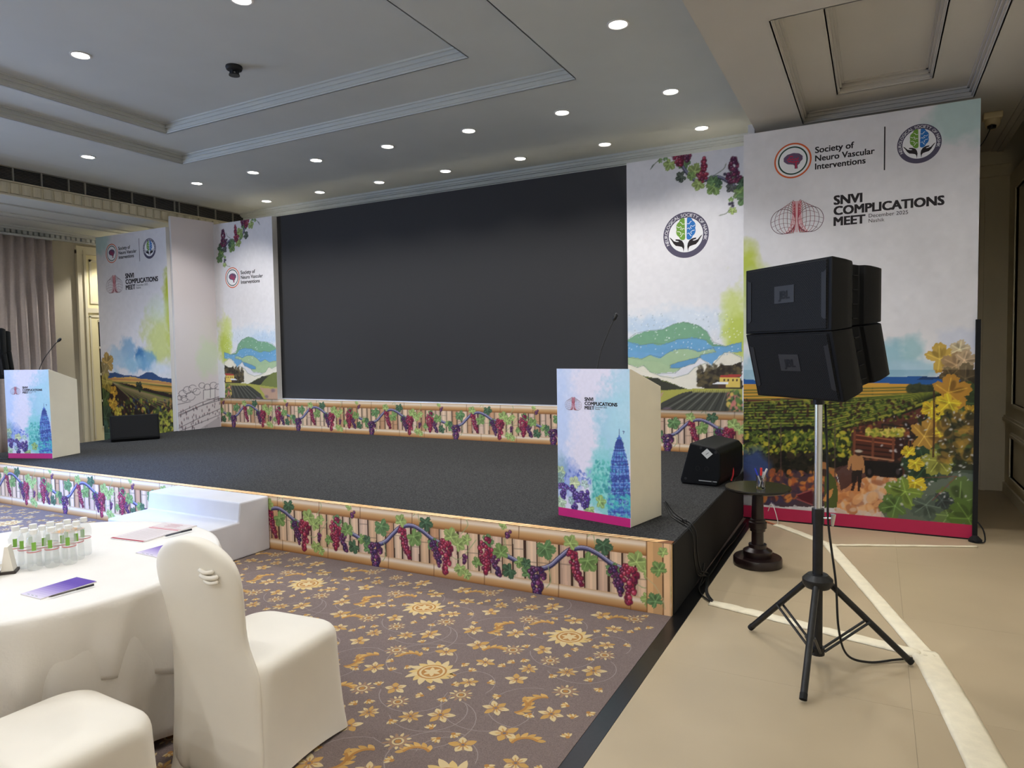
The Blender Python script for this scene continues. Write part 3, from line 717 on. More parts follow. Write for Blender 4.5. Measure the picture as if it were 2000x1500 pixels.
MB().prism([(-.006, .031), (.008, .031), (-.0245, 2.735), (-.034, 2.735)], SH-.012, lambda a, b, c: (a, b, .004+c)).build('side_skirt', M_SKIRT, stage)
fb = MB().box(SX0, 0, .003, 0, .03, SH).build('front_board', mat('board_edge', (226, 190, 140), .6), stage)
grid_obj('front_print', cvF, INK, stage, (SX0, -.001, .003))
# printed cap on the top edge of the front board: pale bamboo with dark slanting joints
cap = Ink(0); u = SX0
while u < -.13:
    cap.poly([(u+.004, .001), (u+.056, .001), (u+.122, CAPD), (u+.070, CAPD)], (238, 202, 150) if rnd.random() > .3 else (230, 184, 126)); cap.k = 0
    u += .063
cap.V = [(x, v, SH+.0008) for x, y, v in cap.V]
bx('cap_backing', mat('cap_joint_brown', (120, 72, 36), .7), SX0, 0, SH-.006, 0, CAPD, SH+.0004, stage)
cap.build('cap_print', stage)

# ---- steps in white satin
M_SATIN = mat('white_satin', (202, 200, 203), .42, var=.05, vscale=3, bump=.10, bscale=5, spec=.4)
st = tag(empty('stage_steps', (-4.63, 0, 0)), 'two-tread step block draped in white satin against the stage front', 'steps')
m = MB().prism([(-.005, .004), (-.005, SH+.004), (-.30, SH+.004), (-.32, .305), (-.68, .30), (-.68, .004)], 1.175, lambda a, b, c: (c, a, b))
m.build('satin_cover', M_SATIN, st, bevel=.012)
for x in (.5, .92): MB().box(x, -.684, .004, x+.004, -.68, .30).build('cover_seam', M_SATIN, st)

# ---- plinth under the screen
PX0, PX1, PY, PH = -8.74, -.035, 3.77, .49
cvP = Canvas(PX1-PX0, PH, .0075, (70, 44, 30), 4)
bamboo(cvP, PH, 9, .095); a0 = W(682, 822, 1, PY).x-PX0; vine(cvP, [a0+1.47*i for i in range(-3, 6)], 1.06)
cvP.mute(.86)
pl = tag(empty('screen_plinth', (PX0, PY, SH)), 'long low plinth printed with bamboo and grapes below the screen', 'plinth')
MB().box(0, 0, .001, PX1-PX0, .30, PH).build('body', M_BOARD, pl)
grid_obj('front_print', cvP, INK, pl, (0, -.0015, .001))

# ---- LED wall
LX0, LX1, LY, LZ0, LZ1 = -7.40, -1.40, 3.872, .952, 3.86
led = tag(empty('led_screen', (LX0, LY, LZ0)), 'wide dark switched-off LED video wall at the back of the stage', 'screen')
M_LED = mat('led_face', (50, 50, 52), .7, var=.04, vscale=500, spec=.35)
w_, h_ = LX1-LX0, LZ1-LZ0
MB().box(0, .012, 0, w_, .10, h_).build('cabinet', mat('led_cabinet', (16, 16, 17), .6), led)
MB().box(0, 0, 0, w_, .012, h_).build('screen_face', M_LED, led)
MB().box(.03, -.012, -.004, w_-.1, -.004, .006).build('bottom_glint', mat('screen_glint', (196, 200, 210), .3, metal=.6), led)  # pale strip stands in for light reflected along the screen foot

# ================================================================== printed backdrop panels
WHITE = (226, 224, 228)
def panel(name, label, x, y, z, w, h, thick, cv, ink, ax=(1, 0), board=M_BOARD, mirror=False):
    if cv and not mirror: cv.mute(.84)
    t = tag(empty(name, (x, y, z), math.atan2(ax[1], ax[0])), label, 'backdrop panel')
    MB().box(0, 0, 0, w, thick, h).build('board', board, t)
    if cv: grid_obj('artwork', cv, INK, t, (0, -.0008, 0), mirror, w)
    if ink:
        for n, i in ink.items(): i.build(n, t)
    return t
def strokes(cv, n, x0, x1, y0, y1, cols, r, seed, al=.9, fn=None):
    g = random.Random(seed)
    for k in range(n):
        x, y = g.uniform(x0, x1), g.uniform(y0, y1)
        if fn and not fn(x, y, g): continue
        u, v = cv.m(x, y); rr = r*g.uniform(.5, 1.3); cv.ell(u, v, rr, rr*g.uniform(.4, .8), cols[g.randrange(len(cols))], al, g.random()*6)

# ---- tall right panel (on the floor): vineyard painting
RX, RY, RW, RH = -.022, 2.745, 1.868, 3.67
cv = Canvas(RW, RH, .0062, WHITE, 11); pm = plane_map((RX, RY, 0), (1, 0, 0))
cv.m = lambda x, y: pm(1440+x/3.41, 640+y/3.41)
cv.a += ((cv.n-.5)*10)[..., None]
cv.blob(1820, 260, .0, .0, WHITE) if False else None
cv.blob(RW-.1, RH-.14, .30, .17, (178, 212, 208), .8, .5, px=False); cv.blob(.02, 2.35, .11, .26, (190, 206, 60), .95, .4, px=False); cv.blob(.14, 2.28, .16, .12, (204, 214, 120), .6, .6, px=False); cv.blob(.05, 2.0, .12, .3, (200, 216, 150), .6, .6, px=False)
for x, y, a, b, c in ((990, 190, .16, .14, (120, 186, 206)), (1170, 150, .10, .12, (140, 196, 206)), (1210, 270, .2, .08, (150, 200, 220)), (1060, 290, .22, .08, (170, 206, 226)), (800, 230, .3, .2, (160, 200, 220)), (300, 260, .4, .25, (150, 196, 216)), (1500, 90, .15, .1, (206, 212, 232))): cv.blob(x, y, a, b, c, .75, .6)
cv.poly([(30, 350), (700, 360), (980, 335), (1220, 322), (1400, 328), (1590, 330), (1590, 395), (1180, 380), (600, 400), (30, 400)], (48, 118, 186), 1, rag=.03)
cv.poly([(1200, 345), (1240, 322), (1300, 330), (1380, 320), (1390, 345)], (34, 86, 140))
cv.poly([(30, 380), (960, 372), (1180, 380), (1400, 376), (1590, 380), (1590, 470), (1300, 440), (900, 470), (30, 490)], (226, 178, 70), 1, rag=.02)
for y in (392, 410, 432, 452): cv.line([(30, y+25), (900, y+12), (1340, y)], .012, (110, 120, 60), .8)
strokes(cv, 60, 1140, 1300, 395, 420, [(70, 84, 54), (90, 96, 60)], .03, 2)
cv.poly([(30, 480), (900, 462), (1340, 432), (1330, 520), (1200, 640), (1000, 690), (30, 720)], (128, 74, 60), 1, rag=.02)
for k in range(13):
    y0 = 482+k*19; P = [(1345, 432+k*3), (1100, 452+k*9), (800, 470+k*14), (500, y0+k*1.2), (30, y0+22-k*2)]
    cv.line(P, .020+.0022*k, (52, 62, 30), 1); cv.line([(x, y-5) for x, y in P], .010+.001*k, (140, 158, 60) if k % 2 else (176, 178, 70), .9)
strokes(cv, 700, 30, 1330, 480, 700, [(60, 74, 32), (120, 140, 54), (180, 176, 70), (84, 46, 44)], .016, 4, .85)
cv.poly([(30, 690), (480, 650), (800, 690), (780, 880), (640, 990), (480, 985), (300, 990), (30, 930)], (44, 42, 32), 1, rag=.06)
strokes(cv, 900, 30, 790, 690, 880, [(96, 116, 40), (160, 168, 60), (206, 196, 66), (64, 82, 40), (128, 146, 60)], .021, 5, .95, lambda x, y, g: g.random() < 1.15-(y-690)/260)
strokes(cv, 260, 30, 640, 840, 990, [(60, 58, 44), (84, 72, 56), (36, 34, 30)], .03, 6)
cv.poly([(30, 880), (200, 960), (330, 1000), (520, 980), (660, 1000), (680, 1190), (480, 1200), (170, 1180), (30, 1190)], (106, 84, 96), 1, rag=.08)
cv.blob(100, 920, .14, .16, (86, 112, 172), .9); cv.blob(240, 1120, .2, .08, (96, 88, 128), .8); cv.blob(80, 1150, .08, .05, (196, 200, 208), .9)
strokes(cv, 150, 150, 640, 960, 1150, [(236, 160, 80), (206, 120, 70), (120, 76, 90), (90, 70, 100)], .038, 7, .8)
for x in (290, 650, 210, 1265): cv.line([(x, 640), (x, 1040)], .010, (120, 96, 96), .8)
cv.poly([(640, 1080), (800, 1010), (960, 960), (1120, 1000), (1030, 1090), (930, 1180), (980, 1265), (760, 1245), (660, 1200)], (232, 174, 116), 1, rag=.05)
strokes(cv, 160, 680, 1080, 1000, 1230, [(240, 190, 136), (214, 146, 88), (226, 206, 190), (190, 130, 96)], .05, 8, .7)
cv.poly([(650, 940), (780, 900), (900, 980), (760, 1040), (690, 1090)], (110, 74, 70), .9, rag=.04)
# earth bank and posts behind the truck
cv.poly([(760, 690), (980, 640), (1210, 610), (1300, 640), (1290, 900), (1120, 1010), (900, 985), (760, 900)], (112, 70, 56), 1, rag=.06)
strokes(cv, 160, 780, 1260, 640, 960, [(84, 46, 40), (150, 96, 66), (70, 66, 40), (196, 120, 70), (60, 44, 44)], .035, 31, .7)
# truck
cv.poly([(830, 880), (1090, 900), (1090, 985), (1000, 1000), (850, 965)], (44, 34, 38), 1); cv.poly([(778, 690), (1052, 735), (1040, 885), (772, 845)], (118, 66, 48)); cv.poly([(1052, 735), (1112, 690), (1110, 850), (1040, 885)], (80, 46, 40))
for k in range(5): cv.line([(780, 712+k*32), (1048, 750+k*29)], .012, (190, 118, 80) if k < 2 else (70, 36, 32))
for x in (782, 905, 1040): cv.line([(x, 690+(x-780)*.16), (x-4, 850+(x-780)*.13)], .020, (150, 92, 64))
cv.line([(780, 848), (1040, 884)], .014, (196, 150, 120)); cv.line([(965, 650), (965, 690)], .01, (40, 40, 40)); cv.line([(965, 645), (1155, 665), (1150, 900)], .012, (50, 46, 46))
strokes(cv, 130, 860, 1110, 675, 722, [(206, 196, 80), (150, 160, 60), (230, 214, 110)], .018, 9)
for x, y in ((1070, 960), (880, 960)): u, v = cv.m(x, y); cv.ell(u, v, .035, .055, (34, 30, 34)); cv.ell(u, v, .016, .028, (90, 80, 84))
# two pickers
cv.poly([(750, 858), (790, 845), (830, 850), (845, 890), (850, 965), (835, 970), (828, 905), (830, 955), (765, 955), (762, 900), (745, 950), (733, 940), (738, 890)], (206, 156, 106)); cv.poly([(765, 950), (832, 950), (828, 1030), (805, 1035), (800, 990), (790, 1035), (760, 1030)], (66, 52, 52)); cv.poly([(770, 1030), (790, 1030), (775, 1085), (755, 1085)], (90, 60, 54)); cv.poly([(800, 1032), (822, 1030), (818, 1088), (800, 1088)], (90, 60, 54))
u, v = cv.m(808, 832); cv.ell(u, v, .026, .03, (90, 60, 50)); u, v = cv.m(808, 822); cv.ell(u, v, .032, .014, (206, 196, 180))
cv.poly([(580, 985), (620, 970), (655, 1010), (670, 1090), (665, 1200), (580, 1200)], (110, 122, 62)); cv.poly([(600, 1090), (640, 1070), (630, 1120), (590, 1160), (570, 1150)], (220, 166, 100)); u, v = cv.m(578, 940); cv.ell(u, v, .085, .022, (196, 150, 96)); u, v = cv.m(570, 915); cv.ell(u, v, .045, .03, (190, 140, 90)); u, v = cv.m(580, 965); cv.ell(u, v, .03, .035, (100, 70, 56))
cv.poly([(395, 1115), (500, 1075), (500, 1175), (440, 1160)], (120, 40, 60)); cv.line([(395, 1115), (500, 1080)], .010, (190, 110, 110)); cv.line([(395, 1140), (500, 1180)], .010, (190, 110, 110))
# large leaves at the right
cv.poly([(1220, 640), (1300, 520), (1440, 430), (1595, 330), (1595, 1000), (1450, 960), (1200, 1050), (1090, 1000), (1150, 860)], (70, 76, 52), .95, rag=.12)
cv.poly([(1100, 980), (1300, 940), (1595, 960), (1595, 1330), (980, 1270), (940, 1180), (1050, 1060)], (104, 120, 104), .85, rag=.12)
for x, y, r, t, c in ((1360, 205, .15, .5, (206, 164, 56)), (1482, 140, .085, 1.4, (206, 184, 142)), (1450, 245, .12, 2.6, (168, 134, 92)), (1520, 215, .10, .2, (190, 160, 120)), (1530, 335, .14, .4, (112, 96, 66)), (1420, 320, .09, 2., (124, 106, 70)), (1480, 480, .19, 1, (92, 112, 66)), (1420, 430, .17, .3, (210, 160, 60)), (1405, 505, .11, 4, (232, 204, 50)), (1290, 540, .085, 3.6, (232, 200, 46)), (1345, 612, .09, 5, (226, 200, 50)), (1560, 560, .07, 1, (206, 166, 50)), (1425, 650, .13, 0, (74, 96, 62)),
                      (1520, 690, .10, 4.4, (160, 130, 70)), (1260, 725, .17, .1, (206, 164, 76)), (1348, 697, .06, 1, (236, 206, 60)), (1440, 800, .19, 5.6, (112, 130, 72)), (1240, 920, .19, 3, (70, 100, 72)), (1335, 895, .14, 4.2, (176, 176, 84)), (1140, 828, .065, 2, (236, 206, 50)), (1188, 905, .075, 5, (232, 206, 56)), (1185, 1040, .10, 4.6, (236, 210, 56)), (1110, 1100, .17, 4, (146, 170, 80)), (1040, 1190, .13, 3.4, (120, 150, 84)), (1500, 1160, .24, .4, (122, 146, 84)), (1400, 1240, .17, 2, (128, 150, 92)), (1550, 1260, .2, 1, (112, 140, 66)), (1260, 1190, .14, 5, (108, 124, 112)), (1370, 1150, .09, 0, (80, 92, 92))):
    u, v = cv.m(x, y); cv.leaf(u, v, r, t, c, .95, seed=x)
strokes(cv, 90, 1350, 1590, 560, 900, [(150, 124, 66), (112, 92, 56), (196, 160, 70), (56, 62, 46)], .045, 12, .6)
strokes(cv, 110, 950, 1590, 560, 1180, [(216, 216, 220)], .011, 13, .8)
cv.line([(1310, 420), (1310, 700), (1305, 860)], .012, (96, 60, 44)); cv.line([(1230, 1000), (1460, 990), (1300, 1150)], .006, (190, 90, 90), .6)
# torn pale lower edge and magenta band
g = random.Random(5); P = [(40, 1320)]+[(40+k*31, 1170+(k*31)*.075+g.uniform(-22, 26)) for k in range(16)]+[(540, 1330)]; cv.poly(P, (214, 212, 218), .85)
P = [(640, 1330)]+[(660+k*30, 1225+k*3+g.uniform(-30, 25)) for k in range(12)]+[(1010, 1330)]; cv.poly(P, (222, 208, 204), .8)
cv.deepen(1.45, 1.4)
cv.poly([(0, 0), (RW, 0), (RW, .128), (0, .128)], (196, 26, 78), px=False)
ik = Ink(); lg = Ink()
logo_society(ik, .434, 3.368, .160); ik.poly([(1.172, 3.18), (1.182, 3.18), (1.182, 3.553), (1.172, 3.553)], BLACKTXT); logo_meet(lg, .2444, 2.706, 1.38)
ek = Ink(); emblem_hands(ek, 1.435, 3.367, .164)
def lay(src): return src
pR2 = panel('vineyard_panel', 'tall vineyard-painted event panel with a crimson base at far right, behind the loudspeaker', RX, RY, .0, RW, RH, .055, cv, {'society_logo': ik, 'meeting_logo': lg, 'hands_emblem': ek})
MB().box(0, -.003, -.0, RW, .04, .012).build('black_foot', M_SKIRT, pR2)
pp = tag(empty('support_post', (RX+RW-.012, RY-.035, 0)), 'slim black post at the right edge of the vineyard panel', 'post')
MB().box(0, 0, 0, .035, .03, 1.86).build('tube', M_SKIRT, pp); MB().lathe([(.0, 0), (.05, 0), (.05, .02), (.02, .05), (.0, .05)], n=18).build('foot', M_SKIRT, pp, loc=(.0175, -.02, 0))
MB().tube(curve_pts([(.03, -.02, .17), (.07, -.04, .11), (.08, -.06, .02), (.03, -.08, .012), (.0, -.07, .02)], 5), .006, 6).build('cable_loop', M_SKIRT, pp)

# ---- right inner panel on the plinth: clouds, house, field, hanging vine
IX, IW, IH = -1.512, 1.48, 2.90; IZ = SH+PH+.001
cw = Canvas(IW, IH, .0085, WHITE, 21); pm1 = plane_map((IX, PY-.02, IZ), (1, 0, 0))
cw.m = lambda x, y: pm1(1220+x/2.42, 280+y/2.42)
cw.blob(250, 860, .75, .20, (206, 220, 236), .8); cw.blob(530, 840, .16, .38, (206, 220, 110), .85); cw.blob(540, 900, .10, .24, (190, 206, 70), .8); cw.blob(120, 870, .3, .12, (170, 200, 230), .6)
CL = (92, 120, 110)
for P, c in (([(10, 930), (50, 900), (110, 885), (180, 880), (230, 855), (280, 845), (340, 860), (390, 890), (420, 940), (480, 960), (380, 985), (200, 990), (10, 985)], (112, 168, 128)),
             ([(10, 935), (70, 955), (130, 945), (190, 950), (250, 925), (330, 920), (385, 930), (420, 955), (480, 960), (552, 940), (552, 985), (470, 1000), (410, 1050), (350, 1010), (280, 1020), (220, 1060), (170, 1030), (80, 1030), (10, 1010)], (98, 164, 216)),
             ([(10, 1010), (80, 1020), (120, 1000), (170, 1012), (230, 975), (300, 968), (350, 985), (420, 965), (430, 985), (360, 1000), (330, 1040), (280, 1050), (240, 1085), (140, 1090), (10, 1060)], (168, 198, 146)),
             ([(215, 1048), (250, 1035), (320, 1018), (360, 1010), (330, 1040), (260, 1062), (215, 1062)], (86, 152, 208)),
             ([(10, 1040), (60, 1060), (90, 1050), (120, 1080), (170, 1100), (230, 1110), (300, 1090), (330, 1060), (380, 1040), (410, 1055), (470, 990), (500, 988), (552, 1012), (552, 1180), (10, 1180)], (236, 228, 208))):
    cw.poly(P, c, .95, rag=.05); cw.line(P+P[:1], .007, CL, .55)
g = random.Random(3)
for k in range(170): u, v = cw.m(g.uniform(10, 550), g.uniform(800, 1000)); cw.ell(u, v, .006, .006, (240, 244, 246) if k % 3 else (150, 170, 180), .8)
cw.poly([(10, 1080), (70, 1092), (150, 1112), (220, 1135), (300, 1160), (180, 1190), (10, 1190)], (120, 130, 60), 1, rag=.03); cw.poly([(75, 1095), (110, 1110), (160, 1108), (180, 1125), (290, 1158), (180, 1170), (130, 1130)], (62, 62, 48), 1, rag=.02)
cw.poly([(340, 1150), (345, 1105), (370, 1080), (420, 1070), (450, 1055), (500, 1052), (552, 1030), (556, 1165), (420, 1165)], (64, 56, 44), 1, rag=.05)
strokes(cw, 120, 345, 552, 1050, 1150, [(84, 74, 52), (48, 42, 34), (106, 92, 56)], .03, 3, .8)
cw.poly([(448, 1105), (545, 1105), (545, 1155), (448, 1152)], (236, 200, 84)); cw.poly([(446, 1108), (456, 1095), (548, 1092), (552, 1104)], (186, 60, 52)); cw.poly([(412, 1138), (440, 1128), (492, 1128), (488, 1140)], (236, 236, 236)); cw.poly([(440, 1140), (480, 1140), (480, 1156), (440, 1156)], (86, 60, 44))
for x in (466, 486, 508, 528): cw.poly([(x, 1114), (x+8, 1114), (x+8, 1126), (x, 1126)], (90, 60, 40))
cw.poly([(10, 1180), (180, 1168), (320, 1160), (556, 1160), (560, 1290), (10, 1290)], (176, 172, 70)); cw.poly([(120, 1290), (180, 1222), (270, 1180), (330, 1168), (530, 1168), (510, 1290)], (70, 70, 60))
for k in range(15): cw.line([(330+k*14, 1168), (110+k*30, 1290)], .012, (110, 112, 98) if k % 2 else (50, 50, 44), .9)
for k in range(24): x = 320+k*9; cw.line([(x, 1166), (x+4, 1175)], .012, (196, 190, 80))
cw.poly([(10, 1190), (180, 1180), (130, 1240), (90, 1290), (10, 1290)], (196, 150, 130), .9, rag=.05); strokes(cw, 60, 490, 556, 1170, 1290, [(96, 130, 60), (60, 90, 50), (226, 190, 80), (214, 120, 110)], .03, 6, .9)
for x, y in ((120, 1240), (200, 1260), (60, 1200)): cw.blob(x, y, .05, .03, (120, 96, 110), .7)
zz = cw.m; cw.m = lambda x, y: pm1(1100+x/4.6875, 240+y/4.6875)
def hang(cw):
    cw.leaf(*cw.m(975, 380), .085, 4.2, LL, seed=1); cw.leaf(*cw.m(1105, 368), .085, 5, LM, seed=2); cw.leaf(*cw.m(1080, 495), .075, 3.5, (76, 88, 74), seed=3)
    st_ = [(p.x, p.y) for p in curve_pts([(*cw.m(x, y), 0) for x, y in ((1075, 360), (1100, 410), (1140, 465), (1200, 522), (1290, 530), (1370, 497), (1450, 505), (1540, 560), (1610, 610), (1680, 670))], 5)]
    cw.line(st_, .036, (60, 58, 78), px=False); cw.line([(a, b+.006) for a, b in st_], .016, (130, 130, 160), px=False)
    for x, y, r, t, c in ((1205, 440, .10, 1.2, LL), (1175, 485, .06, 3.4, LG), (1240, 560, .085, 4.4, LL), (1380, 590, .105, 3.9, LG), (1370, 530, .07, 2, LM), (1415, 555, .06, 0, LD), (1560, 500, .085, 1, (92, 104, 84)), (1540, 590, .07, 4, (80, 84, 80)), (1630, 560, .09, 0, LD), (1620, 640, .09, 5, LG), (1550, 800, .055, 4.6, LL), (1535, 705, .035, 1.5, LG), (935, 330, .03, 2, LM), (890, 345, .035, 3, LG), (1660, 690, .10, 4, LM)): cw.leaf(*cw.m(x, y), r, t, c, seed=x)
    for x, y, w_, h_, s in ((1070, 318, .20, .17, 1), (1130, 305, .12, .12, 2), (1290, 430, .085, .26, 3), (1265, 490, .12, .08, 4), (1562, 430, .17, .26, 5)): cw.bunch(*cw.m(x, y), w_, h_, .0175, RED if s in (1, 3, 4) else [(128, 40, 84), (150, 50, 90), (104, 36, 84)], s, PI if s in (3, 5) else 0)
    for x, y in ((1525, 742), (1548, 735), (1552, 760), (1480, 470)): cw.ell(*cw.m(x, y), .017, .017, (56, 50, 70))
    for P in ([(800, 425), (830, 385), (870, 350), (930, 335)], [(1330, 510), (1400, 470), (1470, 420), (1490, 375)], [(1430, 848), (1490, 830), (1520, 800)], [(1560, 690), (1575, 650), (1580, 620)], [(1580, 690), (1640, 690), (1655, 720)]): cw.line([(p.x, p.y) for p in curve_pts([(*cw.m(*p), 0) for p in P], 4)], .007, (120, 128, 110), px=False)
    cw.poly([(800, 425), (815, 385), (832, 378), (822, 400)], (110, 120, 110))
hang(cw)
ik = Ink(); emblem_hands(ik, -.818-IX, 2.945-IZ, .258)
panel('emblem_panel', 'white panel right of the screen with round hands emblem and hanging vine', IX, PY-.02, IZ, IW, IH, .075, cw, {'hands_emblem': ik})
# ---- left inner panel: mirror image with the society logo
JX, JW = -8.705, 1.37
ik = Ink(); logo_society(ik, -8.278-JX, 2.940-IZ, .169)
panel('society_panel', 'white panel left of the screen with society name and mirrored hanging vine', JX, PY-.02, IZ, JW, IH, .10, cw, {'society_logo': ik}, mirror=True)

# ---- left side wing: pale board with a pencil crowd sketch at its foot
WY0, WY1, WH = 0., .738, 3.43
cs = Canvas(WY1-WY0, WH, .008, (222, 214, 216), 31); wa, wb = Vector((-8.80, 3.035, SH)), Vector((-8.705, PY-.022, SH)); wdir = wb-wa; pw = plane_map(wa, wdir); cs.m = lambda x, y: pw(180+x/3.334, 420+y/3.334)
cs.blob(760, 930, .2, .3, (206, 222, 190), .6); GR = (92, 84, 92)
cs.poly([(540, 1190), (830, 1130), (840, 1420), (540, 1440)], (216, 208, 210), .6)
g = random.Random(8)
for x0, y0, r in ((590, 1165, 26), (620, 1140, 26), (655, 1130, 26), (680, 1150, 24), (640, 1180, 30), (715, 1110, 20), (750, 1120, 22), (790, 1110, 24), (820, 1118, 20), (600, 1195, 22), (570, 1190, 16)):
    cs.line([(x0+r*math.cos(.3*k)*(1+.1*math.sin(3*k)), y0+r*.9*math.sin(.3*k)) for k in range(20)], .007, GR, .8)
cs.poly([(725, 1140), (800, 1130), (800, 1190), (725, 1200)], (226, 222, 222), .8)
for P in ([(725, 1200), (725, 1140), (800, 1130), (800, 1190)], [(540, 1300), (700, 1225), (832, 1180)], [(540, 1320), (700, 1245), (832, 1205)], [(540, 1310), (832, 1192)], [(550, 1395), (700, 1320), (832, 1262)], [(560, 1412), (832, 1300)], [(550, 1235), (640, 1215)], [(770, 1130), (770, 1190)], [(745, 1200), (832, 1196)]): cs.line(P, .009, GR, .85)
for k in range(75):
    x, y = g.uniform(552, 830), 0; y = g.uniform(1235, 1400)-(x-690)*.30; u, v = cs.m(x, y); cs.ell(u, v, .007, .018, GR, .85); cs.ell(u, v+.02, .006, .006, (140, 90, 90))
cs.poly([(690, 1400), (832, 1310), (840, 1410)], (176, 168, 172), .7)
wl = tag(empty('side_wing', wa, math.atan2(wdir.y, wdir.x)), 'pale side board at the left stage edge with a pencil crowd sketch', 'backdrop panel')
MB().box(0, 0, 0, WY1-WY0, .06, WH).build('board', M_BOARD, wl); grid_obj('artwork', cs, INK, wl, (0, -.0008, 0))
wr2 = tag(empty('side_wing', (.035, 3.02, SH), PI/2), 'white edge of the right side board showing above the vineyard panel', 'backdrop panel')
MB().box(0, 0, 0, PY-.03-3.02, .062, 3.385).build('board', M_BOARD, wr2)

# ---- tall left panel (behind the left stage edge)
LW2, LH2, LX2, LY2 = 1.855, 3.71, -10.712, 2.985
cl = Canvas(LW2, LH2, .010, WHITE, 41); pm2 = plane_map((LX2, LY2, 0), (1, 0, 0)); cl.m = lambda x, y: pm2(180+x/3.334, 420+y/3.334)
cl.blob(.1, LH2-.1, .3, .2, (176, 212, 210), .8, px=False); cl.blob(510, 560, .16, .5, (190, 204, 40), .95); cl.blob(520, 740, .14, .5, (196, 206, 60), .9); cl.blob(440, 820, .38, .42, (206, 216, 110), .8); cl.blob(430, 610, .25, .2, (210, 224, 200), .6)
for x, y, a, b, c in ((230, 900, .28, .2, (130, 180, 220)), (310, 930, .13, .2, (40, 116, 186)), (260, 970, .3, .12, (150, 200, 226)), (370, 950, .16, .16, (110, 170, 214)), (150, 930, .25, .2, (176, 208, 230)), (450, 1000, .25, .1, (214, 224, 236))): cl.blob(x, y, a, b, c, .85, .7)
cl.poly([(60, 1020), (150, 1030), (230, 1045), (300, 1052), (350, 1025), (385, 1022), (430, 1050), (545, 1072), (545, 1110), (60, 1080)], (44, 78, 130), 1, rag=.04)
cl.poly([(60, 1062), (250, 1055), (545, 1095), (545, 1190), (60, 1150)], (214, 164, 72), 1, rag=.04)
for y, c in ((1075, (196, 120, 70)), (1095, (110, 116, 56)), (1115, (226, 186, 90)), (1135, (96, 104, 50))): cl.line([(60, y-10), (300, y), (545, y+28)], .022, c, .9)
cl.poly([(60, 1090), (150, 1085), (545, 1175), (545, 1440), (60, 1480)], (66, 46, 38), 1, rag=.05)
for k in range(11): cl.line([(135+k*7, 1085+k*3), (230+k*34, 1170+k*4), (300+k*70, 1260-k*4)], .022, (120, 134, 60), .9); cl.line([(135+k*7, 1090+k*3), (235+k*34, 1182+k*4), (310+k*70, 1280-k*4)], .016, (176, 150, 110), .7)
cl.poly([(60, 1300), (330, 1270), (545, 1250), (545, 1440), (60, 1480)], (52, 46, 34), .9, rag=.1)
strokes(cl, 420, 60, 545, 1200, 1440, [(150, 160, 60), (206, 196, 70), (80, 96, 44), (104, 60, 48), (196, 150, 80), (60, 80, 110)], .034, 3, .85)
strokes(cl, 120, 400, 545, 1270, 1420, [(206, 200, 80), (170, 176, 70), (96, 110, 50)], .036, 4, .95)
for x, y, r, t, c in ((100, 960, .20, .5, (186, 150, 76)), (75, 1020, .2, 2, (150, 130, 80)), (95, 1090, .2, 4, (170, 150, 60)), (140, 1150, .12, 1, (206, 160, 50)), (135, 1225, .14, 5, (216, 170, 60)), (80, 1200, .22, 3, (96, 116, 60)), (90, 1310, .24, 1, (84, 106, 76)), (170, 1285, .12, 2, (206, 184, 70)), (75, 1420, .26, 0, (96, 130, 110)), (305, 1120, .11, 1, (60, 66, 44))): u, v = cl.m(x, y); cl.leaf(u, v, r, t, c, seed=x)
cl.deepen(1.2, 1.35)
ik = Ink(); lg = Ink(); ek = Ink()
logo_society(ik, .434, 3.408, .160); ik.poly([(1.172, 3.22), (1.182, 3.22), (1.182, 3.593), (1.172, 3.593)], BLACKTXT); logo_meet(lg, .2444, 2.746, 1.38); emblem_hands(ek, 1.435, 3.407, .164)
panel('landscape_panel', 'tall landscape-painted event panel at far left beyond the stage edge', LX2, LY2, 0, LW2, LH2, .07, cl, {'society_logo': ik, 'meeting_logo': lg, 'hands_emblem': ek})

# ================================================================== podiums
PW_, PD_, PH_ = .604, .43, 1.07
fl_ = Vector((-.935, .398, SH)); fr_ = Vector((-.346, .269, SH)); pang = math.atan2(fr_.y-fl_.y, fr_.x-fl_.x)
cp = Canvas(PW_, PH_, .0042, (226, 222, 240), 51); pmp = plane_map(fl_, fr_-fl_); cp.m = lambda x, y: pmp(1050+x/3.26, 600+y/3.26)
cp.blob(150, 520, .12, .5, (196, 212, 244), .7); cp.blob(130, 800, .08, .5, (186, 206, 244), .7); cp.blob(560, 600, .10, .45, (176, 214, 236), .8); cp.blob(480, 820, .13, .3, (150, 206, 228), .8); cp.blob(540, 720, .10, .25, (176, 220, 236), .7); cp.blob(410, 1080, .11, .16, (90, 196, 190), .8); cp.blob(430, 1240, .12, .12, (120, 206, 200), .8); cp.blob(400, 960, .07, .12, (150, 214, 222), .7)
cp.blob(190, 1100, .12, .12, (110, 140, 216), .6); cp.blob(140, 1040, .06, .13, (130, 170, 190), .6)
g = random.Random(4)
